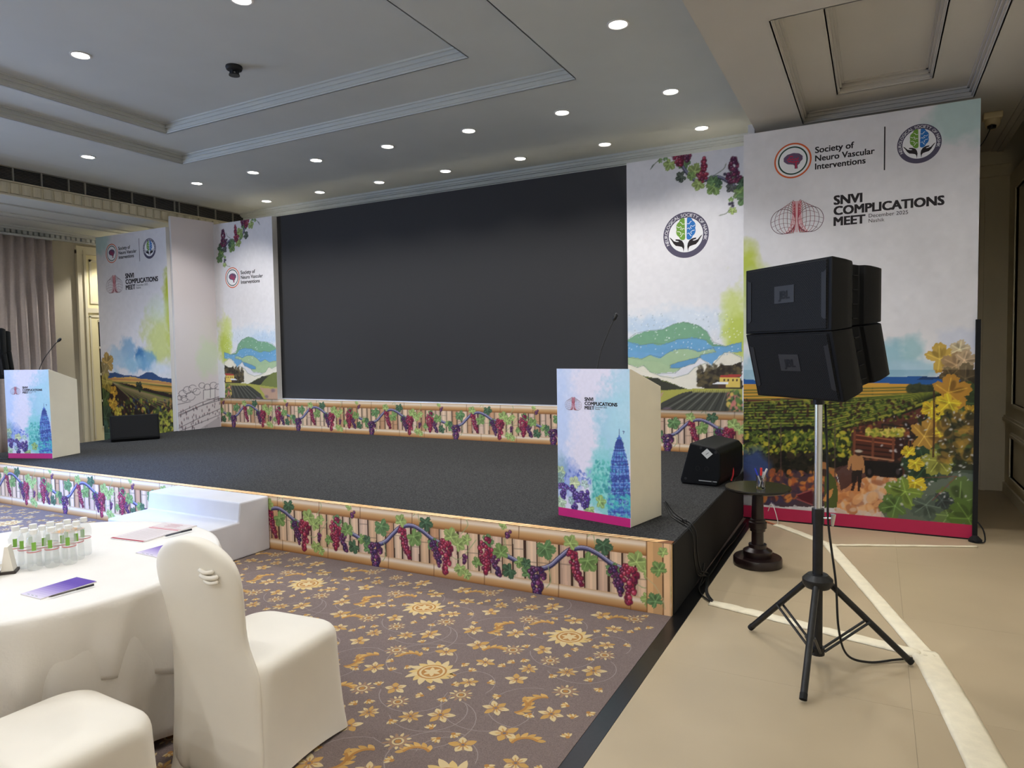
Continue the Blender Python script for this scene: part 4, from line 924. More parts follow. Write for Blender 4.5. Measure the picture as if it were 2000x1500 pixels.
for tx, ty, sc in ((548, 905, .55), (480, 980, .5), (520, 800, 1.)):
    prof_ = [(0, 0), (6, 26), (16, 34), (13, 44), (24, 62), (30, 100), (44, 150), (56, 215), (64, 290), (68, 380), (74, 400), (70, 545)]
    P = [(tx+x*sc, ty+y*sc) for x, y in prof_]; Q = [(tx-x*sc, ty+y*sc) for x, y in prof_[::-1]]
    cp.poly([(x, min(y, 1345)) for x, y in P+Q], (74, 108, 196) if sc == 1 else (84, 150, 208))
    for k in range(int(64*sc)):
        y = 36+k*8/sc*.95
        hw = np.interp(y, [q[1] for q in prof_], [q[0] for q in prof_])*sc; Y = ty+y*sc
        if Y > 1340: break
        cp.line([(tx-hw-g.uniform(-2, 4), Y), (tx-hw*.3, Y+3), (tx+hw*.3, Y+3), (tx+hw+g.uniform(-2, 4), Y)], .0042, g.choice([(36, 46, 120), (130, 170, 228), (60, 120, 190), (34, 40, 104), (50, 66, 150)]), .85)
    for f in (-.75, -.4, 0, .4, .75): cp.line([(tx+f*x*sc, min(1345, ty+y*sc)) for x, y in prof_[3:]], .004, (34, 44, 116), .75)
    cp.line([(tx, ty-22*sc), (tx, ty+10*sc)], .004, (60, 70, 130))
cp.line([(548, 790), (548, 806)], .004, (70, 80, 140)); cp.line([(543, 790), (553, 794)], .005, (70, 80, 140))
strokes(cp, 230, 452, 592, 930, 1340, [(46, 56, 150), (110, 164, 226), (80, 184, 204), (150, 196, 232)], .008, 5, .65, lambda x, y, g: abs(x-520) < 10+(y-830)*.22)
strokes(cp, 200, 355, 470, 980, 1230, [(70, 176, 170), (96, 200, 190), (60, 150, 160), (150, 220, 214)], .014, 6, .7)
strokes(cp, 130, 440, 592, 1200, 1350, [(70, 190, 190), (110, 210, 200), (60, 120, 190)], .014, 7, .7)
strokes(cp, 70, 150, 340, 1040, 1140, [(110, 130, 210), (90, 110, 200), (150, 170, 230)], .012, 8, .8)
for x, y, r, t, c in ((145, 1045, .05, 1, (170, 190, 150)), (150, 1085, .05, 3, (130, 160, 150)), (235, 1118, .055, 1.2, (190, 206, 160)), (150, 1240, .06, 4, (180, 206, 170)), (400, 1240, .055, .2, (150, 184, 110)), (330, 1290, .055, 4.4, (160, 190, 120)), (300, 1130, .04, 1, (170, 196, 190))): u, v = cp.m(x, y); cp.leaf(u, v, r, t, c, seed=x)
for x, y, w_, h_, s in ((165, 1170, .09, .10, 1), (250, 1190, .13, .11, 2), (300, 1225, .12, .12, 3), (235, 1250, .10, .09, 4)): u, v = cp.m(x, y); cp.bunch(u, v, w_, h_, .0125, [(92, 62, 160), (70, 44, 130), (120, 92, 190), (104, 70, 150)], s)
u, v = cp.m(212, 1232); cp.leaf(u, v, .035, 0, (150, 176, 180), seed=3)
cp.poly([(0, 0), (PW_, 0), (PW_, .062), (0, .062)], (206, 28, 118), px=False)
cp.mute(.92)
M_POD = mat('podium_laminate', (238, 231, 210), .5, var=.03, vscale=4)
pod = tag(empty('podium', fl_, pang), 'white podium with a temple and grapes print near the right stage front', 'podium', 'printed podiums')
prof = [(0, 0.002), (PD_, .002), (PD_, PH_-.135), (.02, PH_), (0, PH_)]
MB().prism(prof, PW_, lambda a, b, c: (c, a, b)).build('body', M_POD, pod, bevel=.003)
grid_obj('front_print', cp, INK, pod, (0, -.0008, .001))
ik = Ink(); logo_meet(ik, .072, .776, .436); ik.build('meeting_logo', pod)
MB().prism([(.05, PH_-.012), (PD_-.03, PH_-.126), (PD_-.03, PH_-.121), (.05, PH_-.007)], PW_-.08, lambda a, b, c: (.04+c, a, b)).build('top_inset', mat('podium_inset', (196, 188, 168), .6), pod)
pod2 = dup(pod, None, Vector((-8.19, .29, SH)), math.atan2(.217, .634)+.01); pod2['label'] = 'white podium with a temple and grapes print at the far left of the stage'
# gooseneck microphones
M_MIC = mat('mic_black', (20, 20, 21), .45)
def mic(label, P, head):
    t = tag(empty('gooseneck_microphone', P[0]), label, 'microphone', 'podium microphones'); o = Vector(P[0])
    Q = [Vector(p)-o for p in P]
    MB().lathe([(.0, 0), (.03, 0), (.03, .012), (.008, .03), (.0, .03)], n=18).build('base', M_MIC, t, smooth=True)
    MB().tube(curve_pts(Q, 8), .0045, 8).build('gooseneck', M_MIC, t, smooth='all')
    d = (Q[-1]-Q[-2]).normalized(); MB().tube([Q[-1]-d*.01, Q[-1]+d*.012, Q[-1]+d*.04, Q[-1]+d*.055], [.008, .017, .017, .006], 12).build('capsule', M_MIC, t, smooth='all')
pt = lambda P0, rz, a, b: Vector(P0)+Vector((a*math.cos(rz)-b*math.sin(rz), a*math.sin(rz)+b*math.cos(rz), PH_-.012-.135*b/PD_-.0))
b0 = pt(fl_, pang, .20, .20); t0 = CAM+ray(1199, 624)*((b0-CAM).dot(FWD)+.12)
mic('thin black gooseneck microphone on the right podium', [b0, b0.lerp(t0, .4)+Vector((-.02, 0, .01)), b0.lerp(t0, .8)+Vector((-.008, 0, .01)), t0], 0)
rz2 = pod2.rotation_euler[2]; b1 = pt(pod2.location, rz2, .26, .2); t1 = CAM+ray(113, 667)*((b1-CAM).dot(FWD)+.1)
mic('thin black gooseneck microphone on the far left podium', [b1, b1.lerp(t1, .3)+Vector((0, 0, .06)), b1.lerp(t1, .8)+Vector((0, 0, .03)), t1], 0)
# ================================================================== loudspeakers
M_SPK = mat('speaker_black', (12, 12, 13), .55, var=.08, vscale=60, bump=.12, bscale=300, spec=.22)
M_SPK2 = mat('speaker_trim', (24, 24, 25), .55)
M_HOLE = mat('speaker_recess', (6, 6, 7), .8)
def grille_mat():
    m = bpy.data.materials.new('perforated_grille'); m.use_nodes = True; nt = m.node_tree; b = nt.nodes['Principled BSDF']
    tc = nt.nodes.new('ShaderNodeTexCoord'); v = nt.nodes.new('ShaderNodeTexVoronoi'); v.inputs['Scale'].default_value = 105; v.inputs['Randomness'].default_value = .18
    mp = nt.nodes.new('ShaderNodeMapping'); mp.inputs['Rotation'].default_value = (0, PI/4, 0); mp.inputs['Scale'].default_value = (1, 0, 1)
    r = nt.nodes.new('ShaderNodeValToRGB'); e = r.color_ramp.elements; e[0].position = .36; e[0].color = (.0015, .0015, .0016, 1); e[1].position = .44; e[1].color = (.010, .010, .011, 1)
    L = nt.links.new; L(tc.outputs['Object'], mp.inputs['Vector']); L(mp.outputs['Vector'], v.inputs['Vector']); L(v.outputs['Distance'], r.inputs['Fac']); L(r.outputs['Color'], b.inputs['Base Color'])
    b.inputs['Roughness'].default_value = .6; b.inputs['Specular IOR Level'].default_value = .2; MATS['perforated_grille'] = m; return m
M_GRILLE = grille_mat()
SPH = .346
def speaker(loc, rz, tilt, label, group):
    t = tag(empty('loudspeaker', loc, rz, rx=tilt), label, 'loudspeaker', group)
    half = [(.298, -.215), (.300, -.20), (.298, -.13), (.288, -.085), (.262, -.055), (.238, -.04), (.232, -.015), (.238, .01), (.262, .02), (.272, .05), (.268, .10), (.262, .125), (.235, .15), (.150, .222)]
    P = half+[(-x, y) for x, y in half[::-1]]
    dz = lambda y: (y+.215)*math.tan(math.radians(7.2))
    V = [(x, y, .002+dz(y)) for x, y in P]+[(x, y, SPH-.002-dz(y)) for x, y in P]; n = len(P)
    MB().add(V, [tuple(range(n))[::-1], tuple(range(n, 2*n))]+[(i, (i+1) % n, n+(i+1) % n, n+i) for i in range(n)]).build('cabinet', M_SPK, t, smooth=True, bevel=.004)
    MB().box(-.272, -.222, .012, .272, -.212, SPH-.012).build('grille', M_GRILLE, t, bevel=.003); gr_ = [c for c in t.children if c.name.startswith('grille')][0]
    for s in (-1, 1):
        MB().prism([(s*.272, .06), (s*.272, SPH-.06), (s*.256, SPH-.07), (s*.244, SPH-.07), (s*.244, .07), (s*.256, .06)], .003, lambda a, b, c: (a, -.225+c, b)).build('grille_trim', M_SPK2, gr_)
        MB().box(min(s*.2735, s*.277), -.218, .014, max(s*.2735, s*.277), -.214, SPH-.014).build('front_groove', M_HOLE, t)
        for k in range(4): z = .06+k*.068; MB().box(min(s*.225, s*.243), -.03, z, max(s*.225, s*.243), .0, z+.004).build('port_rib', M_SPK2, t)
        a = Vector((s*.235, .15, 0)); b = Vector((s*.150, .222, 0)); d = (b-a).normalized(); nn = Vector((abs(d.y)*s, abs(d.x), 0))
        for q in (.2, .62):
            c = a.lerp(b, q); MB().add([(c+d*u_+nn*w_+Vector((0, 0, z))) for z in (.11, SPH-.11) for u_, w_ in ((0, -.01), (.032, -.01), (.032, .0025), (0, .0025))], [(0, 1, 2, 3), (4, 5, 6, 7), (0, 1, 5, 4), (1, 2, 6, 5), (2, 3, 7, 6), (3, 0, 4, 7)]).build('handle_slot', M_HOLE, t)
    bd = MB().box(-.068, -.2245, .150, .068, -.2215, .236).build('badge', mat('speaker_badge', (38, 38, 40), .5), t)
    ik = Ink(); ik.text('JBL', -.038, .172, .042, (16, 16, 18), .05); o = ik.build('badge_lettering', bd); o.location = (0, -.2246, 0)
    return t
def spk_stack(base, rz, lab_up, lab_lo, lab_st, group):
    bx_, by_ = base
    st = tag(empty('speaker_stand', (bx_, by_, 0), rz), lab_st, 'speaker stand', 'tripod speaker stands')
    M_TUBE = mat('stand_black', (22, 22, 23), .38, var=.5, vscale=25); M_CHR = mat('chrome_tube', (212, 214, 216), .22, metal=1.)
    MB().lathe([(.019, .70), (.019, 1.42)], n=20).build('chrome_pole', M_CHR, st, smooth=True)
    MB().lathe([(.0, .06), (.025, .06), (.025, .74), (.03, .74), (.03, .82), (.0, .82)], n=20).build('sleeve', M_TUBE, st, smooth=True)
    MB().lathe([(.0, .40), (.06, .405), (.075, .425), (.075, .45), (.05, .475), (.0, .475)], n=20).build('leg_hub', M_TUBE, st, smooth=True)
    MB().lathe([(.0, .05), (.036, .05), (.036, .09), (.0, .09)], n=16).build('brace_hub', M_TUBE, st)
    MB().lathe([(.0, 1.36), (.027, 1.36), (.027, 1.44), (.0, 1.44)], n=16).build('top_socket', M_SPK2, st)
    kn = MB().tube([(.028, -.01, .775), (.075, -.02, .78)], .006, 8); kn.tube([(.068, -.02, .74), (.072, -.02, .80)], [.008, .014], 8).build('clamp_knob', M_CHR, st)
    cc = Vector((.858, -.278, 0))
    for fx, fy in ((.469, .01), (.831, -.739), (1.274, -.106)):
        f = Vector((fx, fy, .018))-cc; d = f.xy.normalized(); top = Vector((d.x*.055, d.y*.055, .43)); f = Vector((d.x*.47, d.y*.47, .017))
        lg_ = MB().tube([top, f], .0165, 12).build('leg', M_TUBE, st, smooth=True)
        mid = top.lerp(f, .48); s_ = Vector((-d.y, d.x, 0))*.019
        for sg in (-1, 1): MB().tube([mid+s_*sg, Vector((d.x*.03, d.y*.03, .07))+s_*sg], .007, 8).build('brace', M_TUBE, lg_)
        MB().tube([f-(f-top).normalized()*.03, f], .0175, 12).build('rubber_foot', mat('rubber', (14, 14, 14), .8), lg_)
    c = Vector((bx_, by_, 0)); n = Vector((math.sin(rz+SPK_R), -math.cos(rz+SPK_R), 0))
    # lower box tips its face downwards, upper box sits on it, face upright
    speaker(c+Vector((0, 0, 1.443))-n*.074, rz+SPK_R, math.radians(13.5), lab_lo, group)
    speaker(c+Vector((0, 0, 1.7275)), rz+SPK_R, 0., lab_up, group)
SPK_R = math.atan2(-.670, .743)
spk_stack((.845, -.285), 0, 'black loudspeaker, upper of the stacked pair on the right tripod', 'black loudspeaker tilted down, lower of the stacked pair on the right tripod', 'black tripod stand with chrome pole on the beige stone floor', 'loudspeakers on the right stand')
SPK_R = .75
spk_stack((-9.47, .68), 0, 'black loudspeaker, upper of the pair cut by the left edge', 'black loudspeaker, lower of the pair cut by the left edge', 'tripod stand hidden behind the far left podium', 'loudspeakers on the left stand')

# ---- stage monitors
def monitor(loc, rz, label, w=.62):
    """wedge: long axis x, sloped grille towards -y, flat back towards +y"""
    t = tag(empty('stage_monitor', loc, rz), label, 'stage monitor', 'floor monitors')
    P = [(-.18, .003), (.14, .003), (.17, .08), (.17, .29), (.13, .335), (-.10, .37), (-.19, .04)]
    cb = MB().prism(P, w, lambda a, b, c: (c-w/2, a, b)).build('cabinet', M_SPK, t, bevel=.012)
    a, b = Vector((-.19, .04)), Vector((-.10, .37)); n = Vector((-(b-a).y, (b-a).x)).normalized()
    Q = [a.lerp(b, .05), a.lerp(b, .95)]; Q = [Q[0]+n*.004, Q[1]+n*.004, Q[1]-n*.004, Q[0]-n*.004]
    MB().prism([(q.x, q.y) for q in Q], w-.05, lambda a, b, c: (c-w/2+.025, a, b)).build('grille', M_GRILLE, t)
    for s in (-1, 1):
        x = s*w/2
        for y, z in ((-.03, .15), (.05, .15)): MB().lathe([(.0, -.004), (.021, -.004), (.021, .0015), (.015, .0015), (.015, -.003), (.0, -.003)], n=18).build('pole_socket', M_HOLE, cb, loc=(x, y, z)).rotation_euler = (0, s*PI/2, 0)
        for y, z in ((-.14, .05), (.10, .04), (.13, .30), (-.0, .33)): MB().lathe([(.0, 0), (.012, 0), (.010, .002), (.0, .002)], n=10).build('corner_screw', M_SPK2, cb, loc=(x, y, z)).rotation_euler = (0, s*PI/2, 0)
    MB().box(-.12, .145, .10, .12, .163, .24).build('connector_plate', M_SPK2, t)
    return t
mL = monitor(Vector((-8.44, 2.065, SH)), math.atan2(.55, .32), 'black wedge stage monitor facing the stage at far left')
mR = monitor(Vector((-.20, 2.22, SH)), math.atan2(.678, .082)-PI, 'black wedge stage monitor seen end-on beside the right panel', .66)
ik = Ink(0); ik.poly([(-.05, .0), (.0, -.045), (.05, .0), (.0, .045)], (196, 196, 192)); ik.poly([(-.012, -.006), (.014, .012), (.016, .008), (-.010, -.010)], (60, 60, 62)); st_ = ik.build('diamond_sticker', mR); st_.location = (.3325, .055, .285); st_.rotation_euler = (0, 0, PI/2)
MB().box(-.08, -.0005, -.02, .08, .001, -.012).build('spec_plate', mat('steel_plate', (190, 190, 190), .35, metal=.6), mR, loc=(.3315, .06, .06), rz=PI/2)

# ---- cables
M_CAB = mat('cable_black', (18, 18, 19), .5); M_CABR = mat('cable_red', (190, 40, 50), .5); M_CABW = mat('cable_white', (206, 204, 198), .5)
def cable(name, label, P, r, m, n=8):
    o = Vector(P[0]); t = MB().tube([p-o for p in curve_pts(P, n)], r, 6).build(name, m, None, smooth='all', loc=o); return tag(t, label, 'cable')
zs = SH+.008
pk = [(-.24, .72, SH+.10), (-.17, .66, zs+.02), (-.10, .60, zs), (-.045, .53, zs), (-.008, .49, zs-.004), (.022, .48, .40), (.024, .50, .26), (.022, .62, .10), (.035, .80, .02), (.10, .50, .012), (.17, .34, .012)]
cable('podium_cable', 'thin black cable running from the right podium over the stage edge', pk, .005, M_CAB)
cable('podium_cable', 'second black cable looping beside the first at the stage edge', [Vector(p)+Vector((.0 if i < 5 else .008, .05 if 0 < i < 9 else .015, 0)) for i, p in enumerate(pk)], .005, M_CAB)
cable('podium_cable', 'third black cable sagging lowest down the black stage side', [Vector(p)+Vector((.01 if i > 4 else 0, -.05 if 0 < i < 8 else -.015, 0)) for i, p in enumerate(pk)], .005, M_CAB)
MB().tube([(0, 0, 0), (.02, .015, 0)], .016, 10).build('cable_tie', M_CAB, loc=(-.065, .55, SH+.012)); tag(bpy.data.objects['cable_tie'], 'small black tie bunching the podium cables on the stage', 'cable tie')
c0 = W(1417, 898, 1, 2.30)
cable('monitor_cable', 'red cable hanging from the right stage monitor', [c0+Vector((-.07, .02, .0)), c0+Vector((0, 0, .01)), W(1430, 910, 1, 2.25), W(1432, 925, 1, 2.2), W(1428, 943, 1, 2.1)+Vector((0, 0, .02))], .007, M_CABR)
cable('monitor_cable', 'black cable hanging from the right stage monitor', [c0+Vector((-.07, .02, -.04)), c0+Vector((-.01, 0, -.04)), W(1427, 915, 1, 2.25), W(1428, 930, 1, 2.2), W(1425, 938, 1, 2.15)], .006, M_CAB)
S_ = Vector((.845, -.285, 0))
cable('speaker_cable', 'black cable running down the tripod pole to the floor tape', [S_+Vector((.03, .03, 1.36)), S_+Vector((.045, -.01, 1.0)), S_+Vector((.05, -.015, .75)), S_+Vector((.085, .0, .45)), S_+Vector((.10, .01, .2)), S_+Vector((.14, .03, .06)), S_+Vector((.24, .10, .012)), S_+Vector((.36, .19, .012)), S_+Vector((.44, .25, .012))], .006, M_CAB)
cable('stage_cable', 'black cable lying at the left front of the stage beside the podium', [(-8.6, .35, zs-.002), (-8.3, .22, zs-.002), (-8.1, .25, zs-.002)], .006, M_CAB)
cable('panel_cable', 'thin white cable looping from the tape to the crimson panel base', [(.21, 2.70, .10), (.24, 2.66, .17), (.27, 2.62, .16), (.31, 2.56, .06), (.315, 2.55, .012)], .004, M_CABW)
cable('panel_cable', 'short orange-brown cables entering the tape end by the panel', [(.16, 2.68, .01), (.22, 2.62, .012), (.29, 2.56, .012)], .006, mat('cable_orange', (176, 96, 60), .5))
cable('side_cable', 'loose black cable lying along the foot of the stage side', [(.04, .60, .012), (.05, 1.0, .012), (.035, 1.5, .012), (.05, 2.0, .012), (.04, 2.5, .012)], .006, M_CAB)
cable('side_cable', 'black cable curling at the stage corner on the granite strip', [(.18, .325, .012), (.11, .40, .012), (.05, .52, .015), (.03, .70, .03), (.028, .78, .12)], .006, M_CAB)
# ---- floor tape over cables
M_TAPE = mat('masking_tape', (226, 216, 190), .62, var=.06, vscale=18, bump=.3, bscale=40)
def tape(label, P, wd, seed):
    g = random.Random(seed); C_ = curve_pts([(*p, 0) for p in P], 10); o = C_[0]; V = []; n = len(C_); K = 9
    for i, c in enumerate(C_):
        d = (C_[min(i+1, n-1)]-C_[max(i-1, 0)]).normalized(); s = Vector((-d.y, d.x, 0)); t = i/(n-1); w_ = wd[0]+(wd[1]-wd[0])*t
        for k in range(K):
            q = k/(K-1)*2-1; h = 0 if k in (0, K-1) else .004+.006*(1-q*q)+g.uniform(0, .005)*(1 if k % 2 else .3); V.append(c-o+s*(q*w_/2+g.uniform(-.002, .002))+Vector((0, 0, h+.0015)))
    F = [(i*K+k, i*K+k+1, (i+1)*K+k+1, (i+1)*K+k) for i in range(n-1) for k in range(K-1)]
    t = MB().add(V, F).build('floor_tape', M_TAPE, None, smooth='all', loc=o); s = t.modifiers.new('solid', 'SOLIDIFY'); s.thickness = .001
    return tag(t, label, 'floor tape', 'cream cable tape on the stone floor')
tape('cream cable tape running from the panel base towards the tripod', [(.30, 2.58), (.52, 2.36), (.775, 2.07)], (.075, .085), 1)
tape('long cream cable tape crossing the stone floor right of the tripod', [(.77, 2.09), (.96, 1.42), (1.16, .72), (1.36, .03)], (.10, .10), 2)
tape('widest cream cable tape leading off the lower right edge', [(1.345, .10), (1.42, -.35), (1.50, -.95), (1.60, -1.7), (1.68, -2.3)], (.14, .17), 3)
tape('cream cable tape passing behind the tripod legs from the stage corner', [(.17, .335), (.55, .25), (.95, .15), (1.33, .06)], (.085, .10), 4)
tape('thin straight cream tape line below the vineyard panel', [(.80, 2.07), (1.3, 2.28), (1.84, 2.50)], (.022, .022), 5)

# ================================================================== small round table with pens
M_WOOD = mat('dark_wood', (34, 22, 22), .28, var=.2, vscale=12, coat=.2)
sx, sy = .318, 1.30
tt = tag(empty('side_table', (sx, sy, 0)), 'small round dark wooden table with a turned column beside the stage', 'table')
MB().lathe([(.0, .572), (.215, .572), (.238, .582), (.240, .592), (.236, .60), (.0, .60)], n=48).build('table_top', mat('table_top_black', (30, 27, 24), .22, var=.15, vscale=9), tt, smooth=True)
MB().lathe([(.06, .555), (.06, .575), (.04, .575), (.04, .54), (.044, .42), (.046, .355), (.056, .35), (.056, .335), (.066, .33), (.066, .285), (.056, .28), (.056, .262), (.044, .258), (.045, .16), (.048, .14)], n=32, close=False).build('column', M_WOOD, tt, smooth=True)
MB().lathe([(.0, .16), (.066, .16), (.066, .135), (.076, .13), (.106, .112), (.106, .085), (.10, .062), (.0, .062)], n=36).build('plinth_ring', M_WOOD, tt, smooth=True)
MB().lathe([(.0, .065), (.172, .065), (.178, .055), (.178, .004), (.0, .004)], n=44).build('base', M_WOOD, tt, smooth=True)
M_GLASS = mat('clear_glass', (255, 255, 255), .02, trans=1., ior=1.45)
gl_ = W(1485, 956, 2, .601); gx, gy = gl_.x, gl_.y+.03
gt = tag(empty('glass_tumbler', (gx, gy, .6005)), 'clear glass tumbler holding pens on the small dark table', 'glass')
MB().lathe([(.001, 0), (.030, 0), (.032, .004), (.036, .105), (.0335, .105), (.028, .016), (.001, .014)], n=28, close=False).build('tumbler_glass', M_GLASS, gt, smooth=True)
def pen(label, a, b, col, capc, r=.005):
    a, b = Vector(a), Vector(b); t = tag(empty('pen', a), label, 'pen', 'pens'); d = b-a
    MB().tube([d*.0, d*.06, d*.60], [.0015, r, r], 10).build('barrel', mat('pen_%d_%d_%d' % col, col, .3), t, smooth=True)
    MB().tube([d*.60, d*1.0], r*1.15, 10).build('cap', mat('pen_%d_%d_%d' % capc, capc, .3), t, smooth=True)
G = Vector((gx, gy, .616))
pen('blue-topped pen leaning left in the glass tumbler', G+Vector((.012, 0, 0)), G+Vector((-.045, .01, .135)), (200, 204, 210), (40, 60, 200))
pen('red-capped pen upright in the glass tumbler', G+Vector((.0, .01, 0)), G+Vector((.0, .012, .140)), (60, 60, 62), (224, 50, 50), .007)
pen('white pen leaning right in the glass tumbler', G+Vector((-.012, -.004, 0)), G+Vector((.042, .0, .138)), (226, 226, 226), (206, 208, 212), .006)
pen('clear grey pen between the red and white pens in the tumbler', G+Vector((.0, -.012, 0)), G+Vector((.02, -.02, .118)), (40, 40, 44), (190, 192, 196), .004)

# ================================================================== banquet table and chairs
TX, TY, TZ, TR = -2.17, -2.512, .76, .77
M_CLOTH = mat('table_linen', (237, 232, 225), .75, var=.02, vscale=6, bump=.10, bscale=90)
tb = tag(empty('banquet_table', (TX, TY, 0)), 'round banquet table hidden under white linen', 'table')
MB().lathe([(0, .725), (.755, .725), (.76, .735), (.755, .748), (0, .748)], n=64).build('table_top', mat('plywood', (150, 120, 84), .6), tb)
for k in range(4): a = k*PI/2+.6; MB().tube([(.45*math.cos(a), .45*math.sin(a), .725), (.5*math.cos(a), .5*math.sin(a), .008)], .014, 8).build('leg', mat('leg_steel', (80, 80, 82), .4, metal=.8), tb)
def cloth(name, label, r0, hem, folds, amp, seed, top=True, zt=TZ):
    n = 288; g = random.Random(seed); ph = [g.random()*6 for _ in range(6)]; R = []
    prof = ([(.0, zt), (.25, zt), (.5, zt), (.70, zt), (r0-.018, zt), (r0-.005, zt-.004), (r0, zt-.014)] if top else [(r0-.02, zt-.006), (r0, zt-.014)])
    for r, z in prof: R.append([(max(r, .002)*math.cos(2*PI*k/n), max(r, .002)*math.sin(2*PI*k/n), z) for k in range(n)])
    for j in range(1, 15):
        t = j/14; ring = []
        for k in range(n):
            a = 2*PI*k/n; hz = hem(a); z = zt-.014+(hz-zt+.014)*t
            f = math.sin(folds*a+ph[0]+.6*math.sin(3*a+ph[1]))+.5*math.sin(folds*1.7*a+ph[2]); rr = r0+.004+amp*(t**.8)*(f*.5+.45)-t*(.11*math.exp(-((math.remainder(a-.14, 2*PI))/.34)**2)+.11*math.exp(-((math.remainder(a+.36, 2*PI))/.36)**2))
            ring.append((rr*math.cos(a), rr*math.sin(a), z))
        R.append(ring)
    o = MB().rings(R, cap0=top, cap1=False).build(name, M_CLOTH, None, smooth='all', loc=(TX, TY, 0)); s = o.modifiers.new('solid', 'SOLIDIFY'); s.thickness = .0015
    return tag(o, label, 'tablecloth')
cloth('tablecloth', 'long cream cloth skirting the round banquet table to the floor', TR-.042, lambda a: .045, 20, .022, 3, top=False, zt=TZ-.004)
cloth('table_overlay', 'white linen overlay on the round banquet table with a lower hem', TR, lambda a: .36+.07*math.cos(4*a+.9), 17, .036, 5)

M_SPAN = mat('chair_spandex', (237, 230, 217), .68, var=.02, vscale=5, bump=.04, bscale=500)
def rr(hx, hy, r, z, n=10, cy=0., pin=0.):
    P = []
    for q, (sx_, sy_) in enumerate(((1, 1), (-1, 1), (-1, -1), (1, -1))):
        for k in range(n):
            a = q*PI/2+PI/2*k/(n-1); P.append((sx_*(hx-r)+r*math.cos(a), cy+sy_*(hy-r)+r*math.sin(a), z))
    out = []; m = len(P)                      # add points along the straight sides
    for i in range(m):
        a = Vector(P[i]); b = Vector(P[(i+1) % m]); out.append(a)
        if (i+1) % n == 0:
            for k in range(1, 6):
                c = a.lerp(b, k/6); w_ = math.sin(PI*k/6)*pin; c.x -= w_*(1 if c.x > 0 else -1)*(abs(c.x) > hx*.98); c.y -= w_*(1 if c.y-cy > 0 else -1)*(abs(c.y-cy) > hy*.98); out.append(c)
    return out
def chair(loc, rz, label):
    t = tag(empty('banquet_chair', loc, rz), label, 'chair', 'covered banquet chairs')
    R = []
    for hx, hy, r, z, pin in ((.243, .275, .035, .004, .02), (.238, .268, .04, .06, .022), (.230, .258, .045, .20, .018), (.228, .252, .05, .33, .008), (.232, .253, .07, .41, 0), (.236, .256, .085, .44, 0), (.234, .254, .095, .463, 0), (.222, .243, .10, .482, 0), (.19, .21, .10, .494, 0), (.12, .13, .08, .50, 0), (.03, .03, .02, .502, 0)):
        ring = rr(hx, hy, r, z, pin=pin)
        if z < .03: ring = [Vector((p.x, p.y, .004+.012*(1-(abs(p.x)/hx*abs(p.y)/hy)**3)) if True else 0) for p in ring]
        R.append(ring)
    o = MB().rings(R, cap0=False).build('seat_cover', M_SPAN, t, smooth='all'); o.modifiers.new('sub', 'SUBSURF').render_levels = 1
    B = []
    for z, hw, cy, ht in ((.006, .240, -.253, .026), (.12, .232, -.245, .024), (.26, .224, -.239, .024), (.40, .220, -.238, .027), (.47, .214, -.240, .030), (.54, .204, -.248, .033), (.62, .202, -.258, .034), (.70, .212, -.270, .034), (.77, .222, -.283, .034), (.83, .222, -.293, .034), (.875, .205, -.300, .033), (.91, .172, -.306, .032), (.938, .125, -.311, .030), (.957, .07, -.315, .026), (.964, .02, -.317, .012)):
        ring = []
        for k in range(40):
            a = 2*PI*k/40; cx = abs(math.cos(a))**.55*(1 if math.cos(a) > 0 else -1); sy_ = abs(math.sin(a))**.8*(1 if math.sin(a) > 0 else -1)
            bow = -.018*(1-(cx)**2); ring.append((hw*cx*(.94 if z > .5 else 1)-(.016 if z > .5 else 0), cy+ht*sy_+bow*.6, z*1.02 if z > .5 else z))
        B.append(ring)
    o = MB().rings(B).build('back_cover', M_SPAN, t, smooth='all'); o.modifiers.new('sub', 'SUBSURF').render_levels = 1
    m = MB()
    for q, (x0, x1, z, s) in enumerate(((.045, .115, .872, 1), (.05, .135, .853, 1.2), (.07, .135, .835, 1))):
        m.tube(curve_pts([(x0, -.3405, z), ((x0+x1)/2, -.3455, z-.008), (x1, -.337, z-.002)], 5), [.003]+[.0075*s]*9+[.003], 8)
    m.build('fabric_pucker', M_SPAN, t, smooth='all')
    for x in (-.205, .205):
        for y in (-.235, .235): MB().lathe([(.0, .001), (.014, .001), (.014, .05), (.0, .05)], n=10).build('foot', mat('chair_foot', (40, 38, 36), .6), t, loc=(x, y, 0))
    return t
chair((-1.169, -2.14, .0025), math.radians(5), 'white spandex-covered banquet chair seen from behind beside the table')
chair((-1.204, -2.98, .0025), math.radians(-2), 'white spandex-covered banquet chair cut off at the lower left corner')

